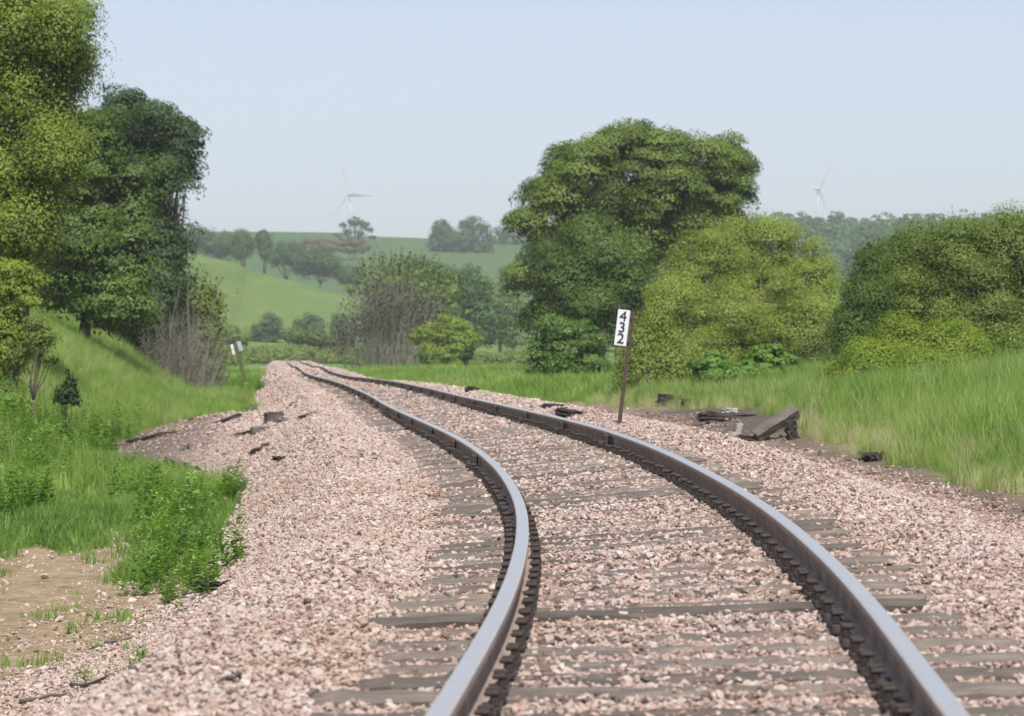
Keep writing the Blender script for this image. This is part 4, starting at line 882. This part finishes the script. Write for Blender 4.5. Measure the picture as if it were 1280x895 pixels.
for i, (px, py, l, h, a, b_, lab) in enumerate([
        (357, 527, 30, 5, .3, 25, 'dark crooked stick beside the square cut tie block'), (385, 521, 22, 4, -10, 40, 'thin bark strip farther up the ballast slope'),
        (368, 506, 24, 3, -20, 30, 'slender stick high on the ballast slope'), (312, 514, 14, 6, 0, 10, 'dark lump of wood at the grass and ballast edge'),
        (325, 564, 22, 7, -20, 20, 'dark splinter of tie on the ballast below the tie blocks'), (300, 545, 30, 5, -10, 25, 'bark strip left of the half buried tie block'),
        (230, 563, 14, 5, -30, 30, 'short dark splinter above the grey timber end'), (355, 575, 20, 4, 4, 10, 'flat grey splinter on the ballast slope'),
        (195, 590, 46, 7, -12, 15, 'dark rotten plank left of the grey timber end'), (165, 580, 34, 6, 4, 5, 'dark plank near the bank foot'),
        (190, 548, 60, 5, -10, 20, 'long dark plank along the grass edge of the gravel'), (275, 529, 60, 5, -16, 40, 'long earthy plank under the grass edge nearer the milepost at left'),
        (148, 558, 26, 5, 0, 5, 'dark scrap at the left end of the gravel'), (236, 589, 20, 7, 5, 8, 'charred end under the grey timber')]):
    timber('wood_scrap', px, py, l, h * .8, lab, 'wood scrap', m_char if i % 3 else m_old, (0, D(a), D(b_)), .12, 30 + i, jit=.014)
timber('wood_scrap', 262, 740, 22, 15, 'black broken wood chunk at the lower end of the weed patch', 'wood scrap', m_char, (0, .2, .5), .14, 51, jit=.012)
timber('wood_scrap', 282, 734, 26, 7, 'brown splinter behind the black broken chunk', 'wood scrap', m_char, (0, -.1, .2), .1, 52, jit=.01)
timber('wood_scrap', 265, 682, 30, 4, 'thin grey splinter on the ballast beside the weeds', 'wood scrap', m_old, (0, -.15, .3), .07, 53, jit=.006)
def stick(px0, py0, px1, py1, rpx, lab, seed):
    a = Vector(at_ground(px0, py0)); c_ = Vector(at_ground(px1, py1)); r = np.random.default_rng(seed); n = 7; rr = rpx * a.y / F
    pts = [a.lerp(c_, i / (n - 1)) for i in range(n)]
    pts = [Vector((p_.x + r.normal(0, .008), p_.y, gz(p_.x, p_.y) + 0.03 + r.normal(0, .004))) - a for p_ in pts]
    o = MB().tube(pts, [rr * (1 - .08 * i) for i in range(n)], 6).build('stick', m_old, None, True, a); tag(o, lab, 'stick')
stick(130, 808, 166, 802, 3, 'short thin stick on the stony ground at lower left', 1)
stick(172, 838, 225, 826, 3.2, 'brown stick lying on the ballast right of the upright sprout', 2)
stick(20, 882, 85, 872, 3, 'stick in the lower left corner', 3)
stick(90, 862, 150, 846, 3.2, 'stick running down left from the upright sprout', 4)
stick(280, 860, 303, 856, 4, 'stubby dark stick on the near ballast', 5)
stick(146, 555, 144, 532, 1.6, 'thin dead stalk at the bank foot', 6)
plant('dead_shrub', 'dark dead little bush standing in the meadow grass right of the far bend', 'shrub', 190, 583,
      [(582, 446, 9, 6, 0), (586, 438, 4, 7, 0)], G_dark, n=1500, leaf=0.12, clump=0.25, seed=140, trunk_r=0.05, nlimb=8, per=14)

# ------------------------------------------------------------------ wind turbines
m_turb = m_flat('turbine_white', (0.40, 0.42, 0.44), .5, 0, .02)
def turbine(px, py, d, blen, angs, label, yaw):
    x = (px - CX) * d / F; z = CH - (py - HY) * d / F; g0 = gz(x, d)
    root = empty('wind_turbine', (x, d, g0), label, 'wind turbine'); H = z - g0
    MB().tube([(0, 0, -2), (0, 0, H * .5), (0, 0, H - 1.2)], [2.3, 1.9, 1.25], 16).build('tower', m_turb, root, True)
    na = MB().box((0, 1.5, 0), (3.2, 10, 3.4), bev=.7).build('nacelle', m_turb, root); na.location = (0, 0, H); na.rotation_euler.z = yaw
    hub = MB().tube([(0, -3.4, 0), (0, -4.2, 0), (0, -5.6, 0), (0, -6.3, 0)], [1.5, 1.7, 1.1, .2], 12).build('hub', m_turb, na, True)
    for a, l in angs:
        V = []; n = 10; rings = []
        for i in range(n):
            s = i / (n - 1); ch_ = (1.0 if s < .04 else 2.9 * (1 - s) ** .8 + .5) * (1.25 if .1 < s < .35 else 1); th = 0.9 if s < .04 else .45 * (1 - s) + .1
            tw = rad(25) * (1 - s); ring = []
            for (cx_, ty) in ((-.3, 0), (0, .5), (.7, 0), (0, -.5)):
                q = Vector((cx_ * ch_, ty * th * 1.6)); ring.append((q.x * math.cos(tw) - q.y * math.sin(tw), q.x * math.sin(tw) + q.y * math.cos(tw), 1 + s * blen * l))
            rings.append(ring)
        b = MB().sweep(rings).build('blade', m_turb, na); b.location = (0, -4.6, 0); b.rotation_euler = (0, math.pi / 2 - rad(a), 0)
turbine(438, 243, 3300, 33, [(104, 1.05), (-5, .95), (233, 1.0)], 'left wind turbine rising behind the lone skyline tree', rad(-22))
turbine(1022, 236, 3700, 35, [(62, 1.0), (177, .9), (-66, 1.0)], 'right wind turbine rising above the hazy woods', rad(25))
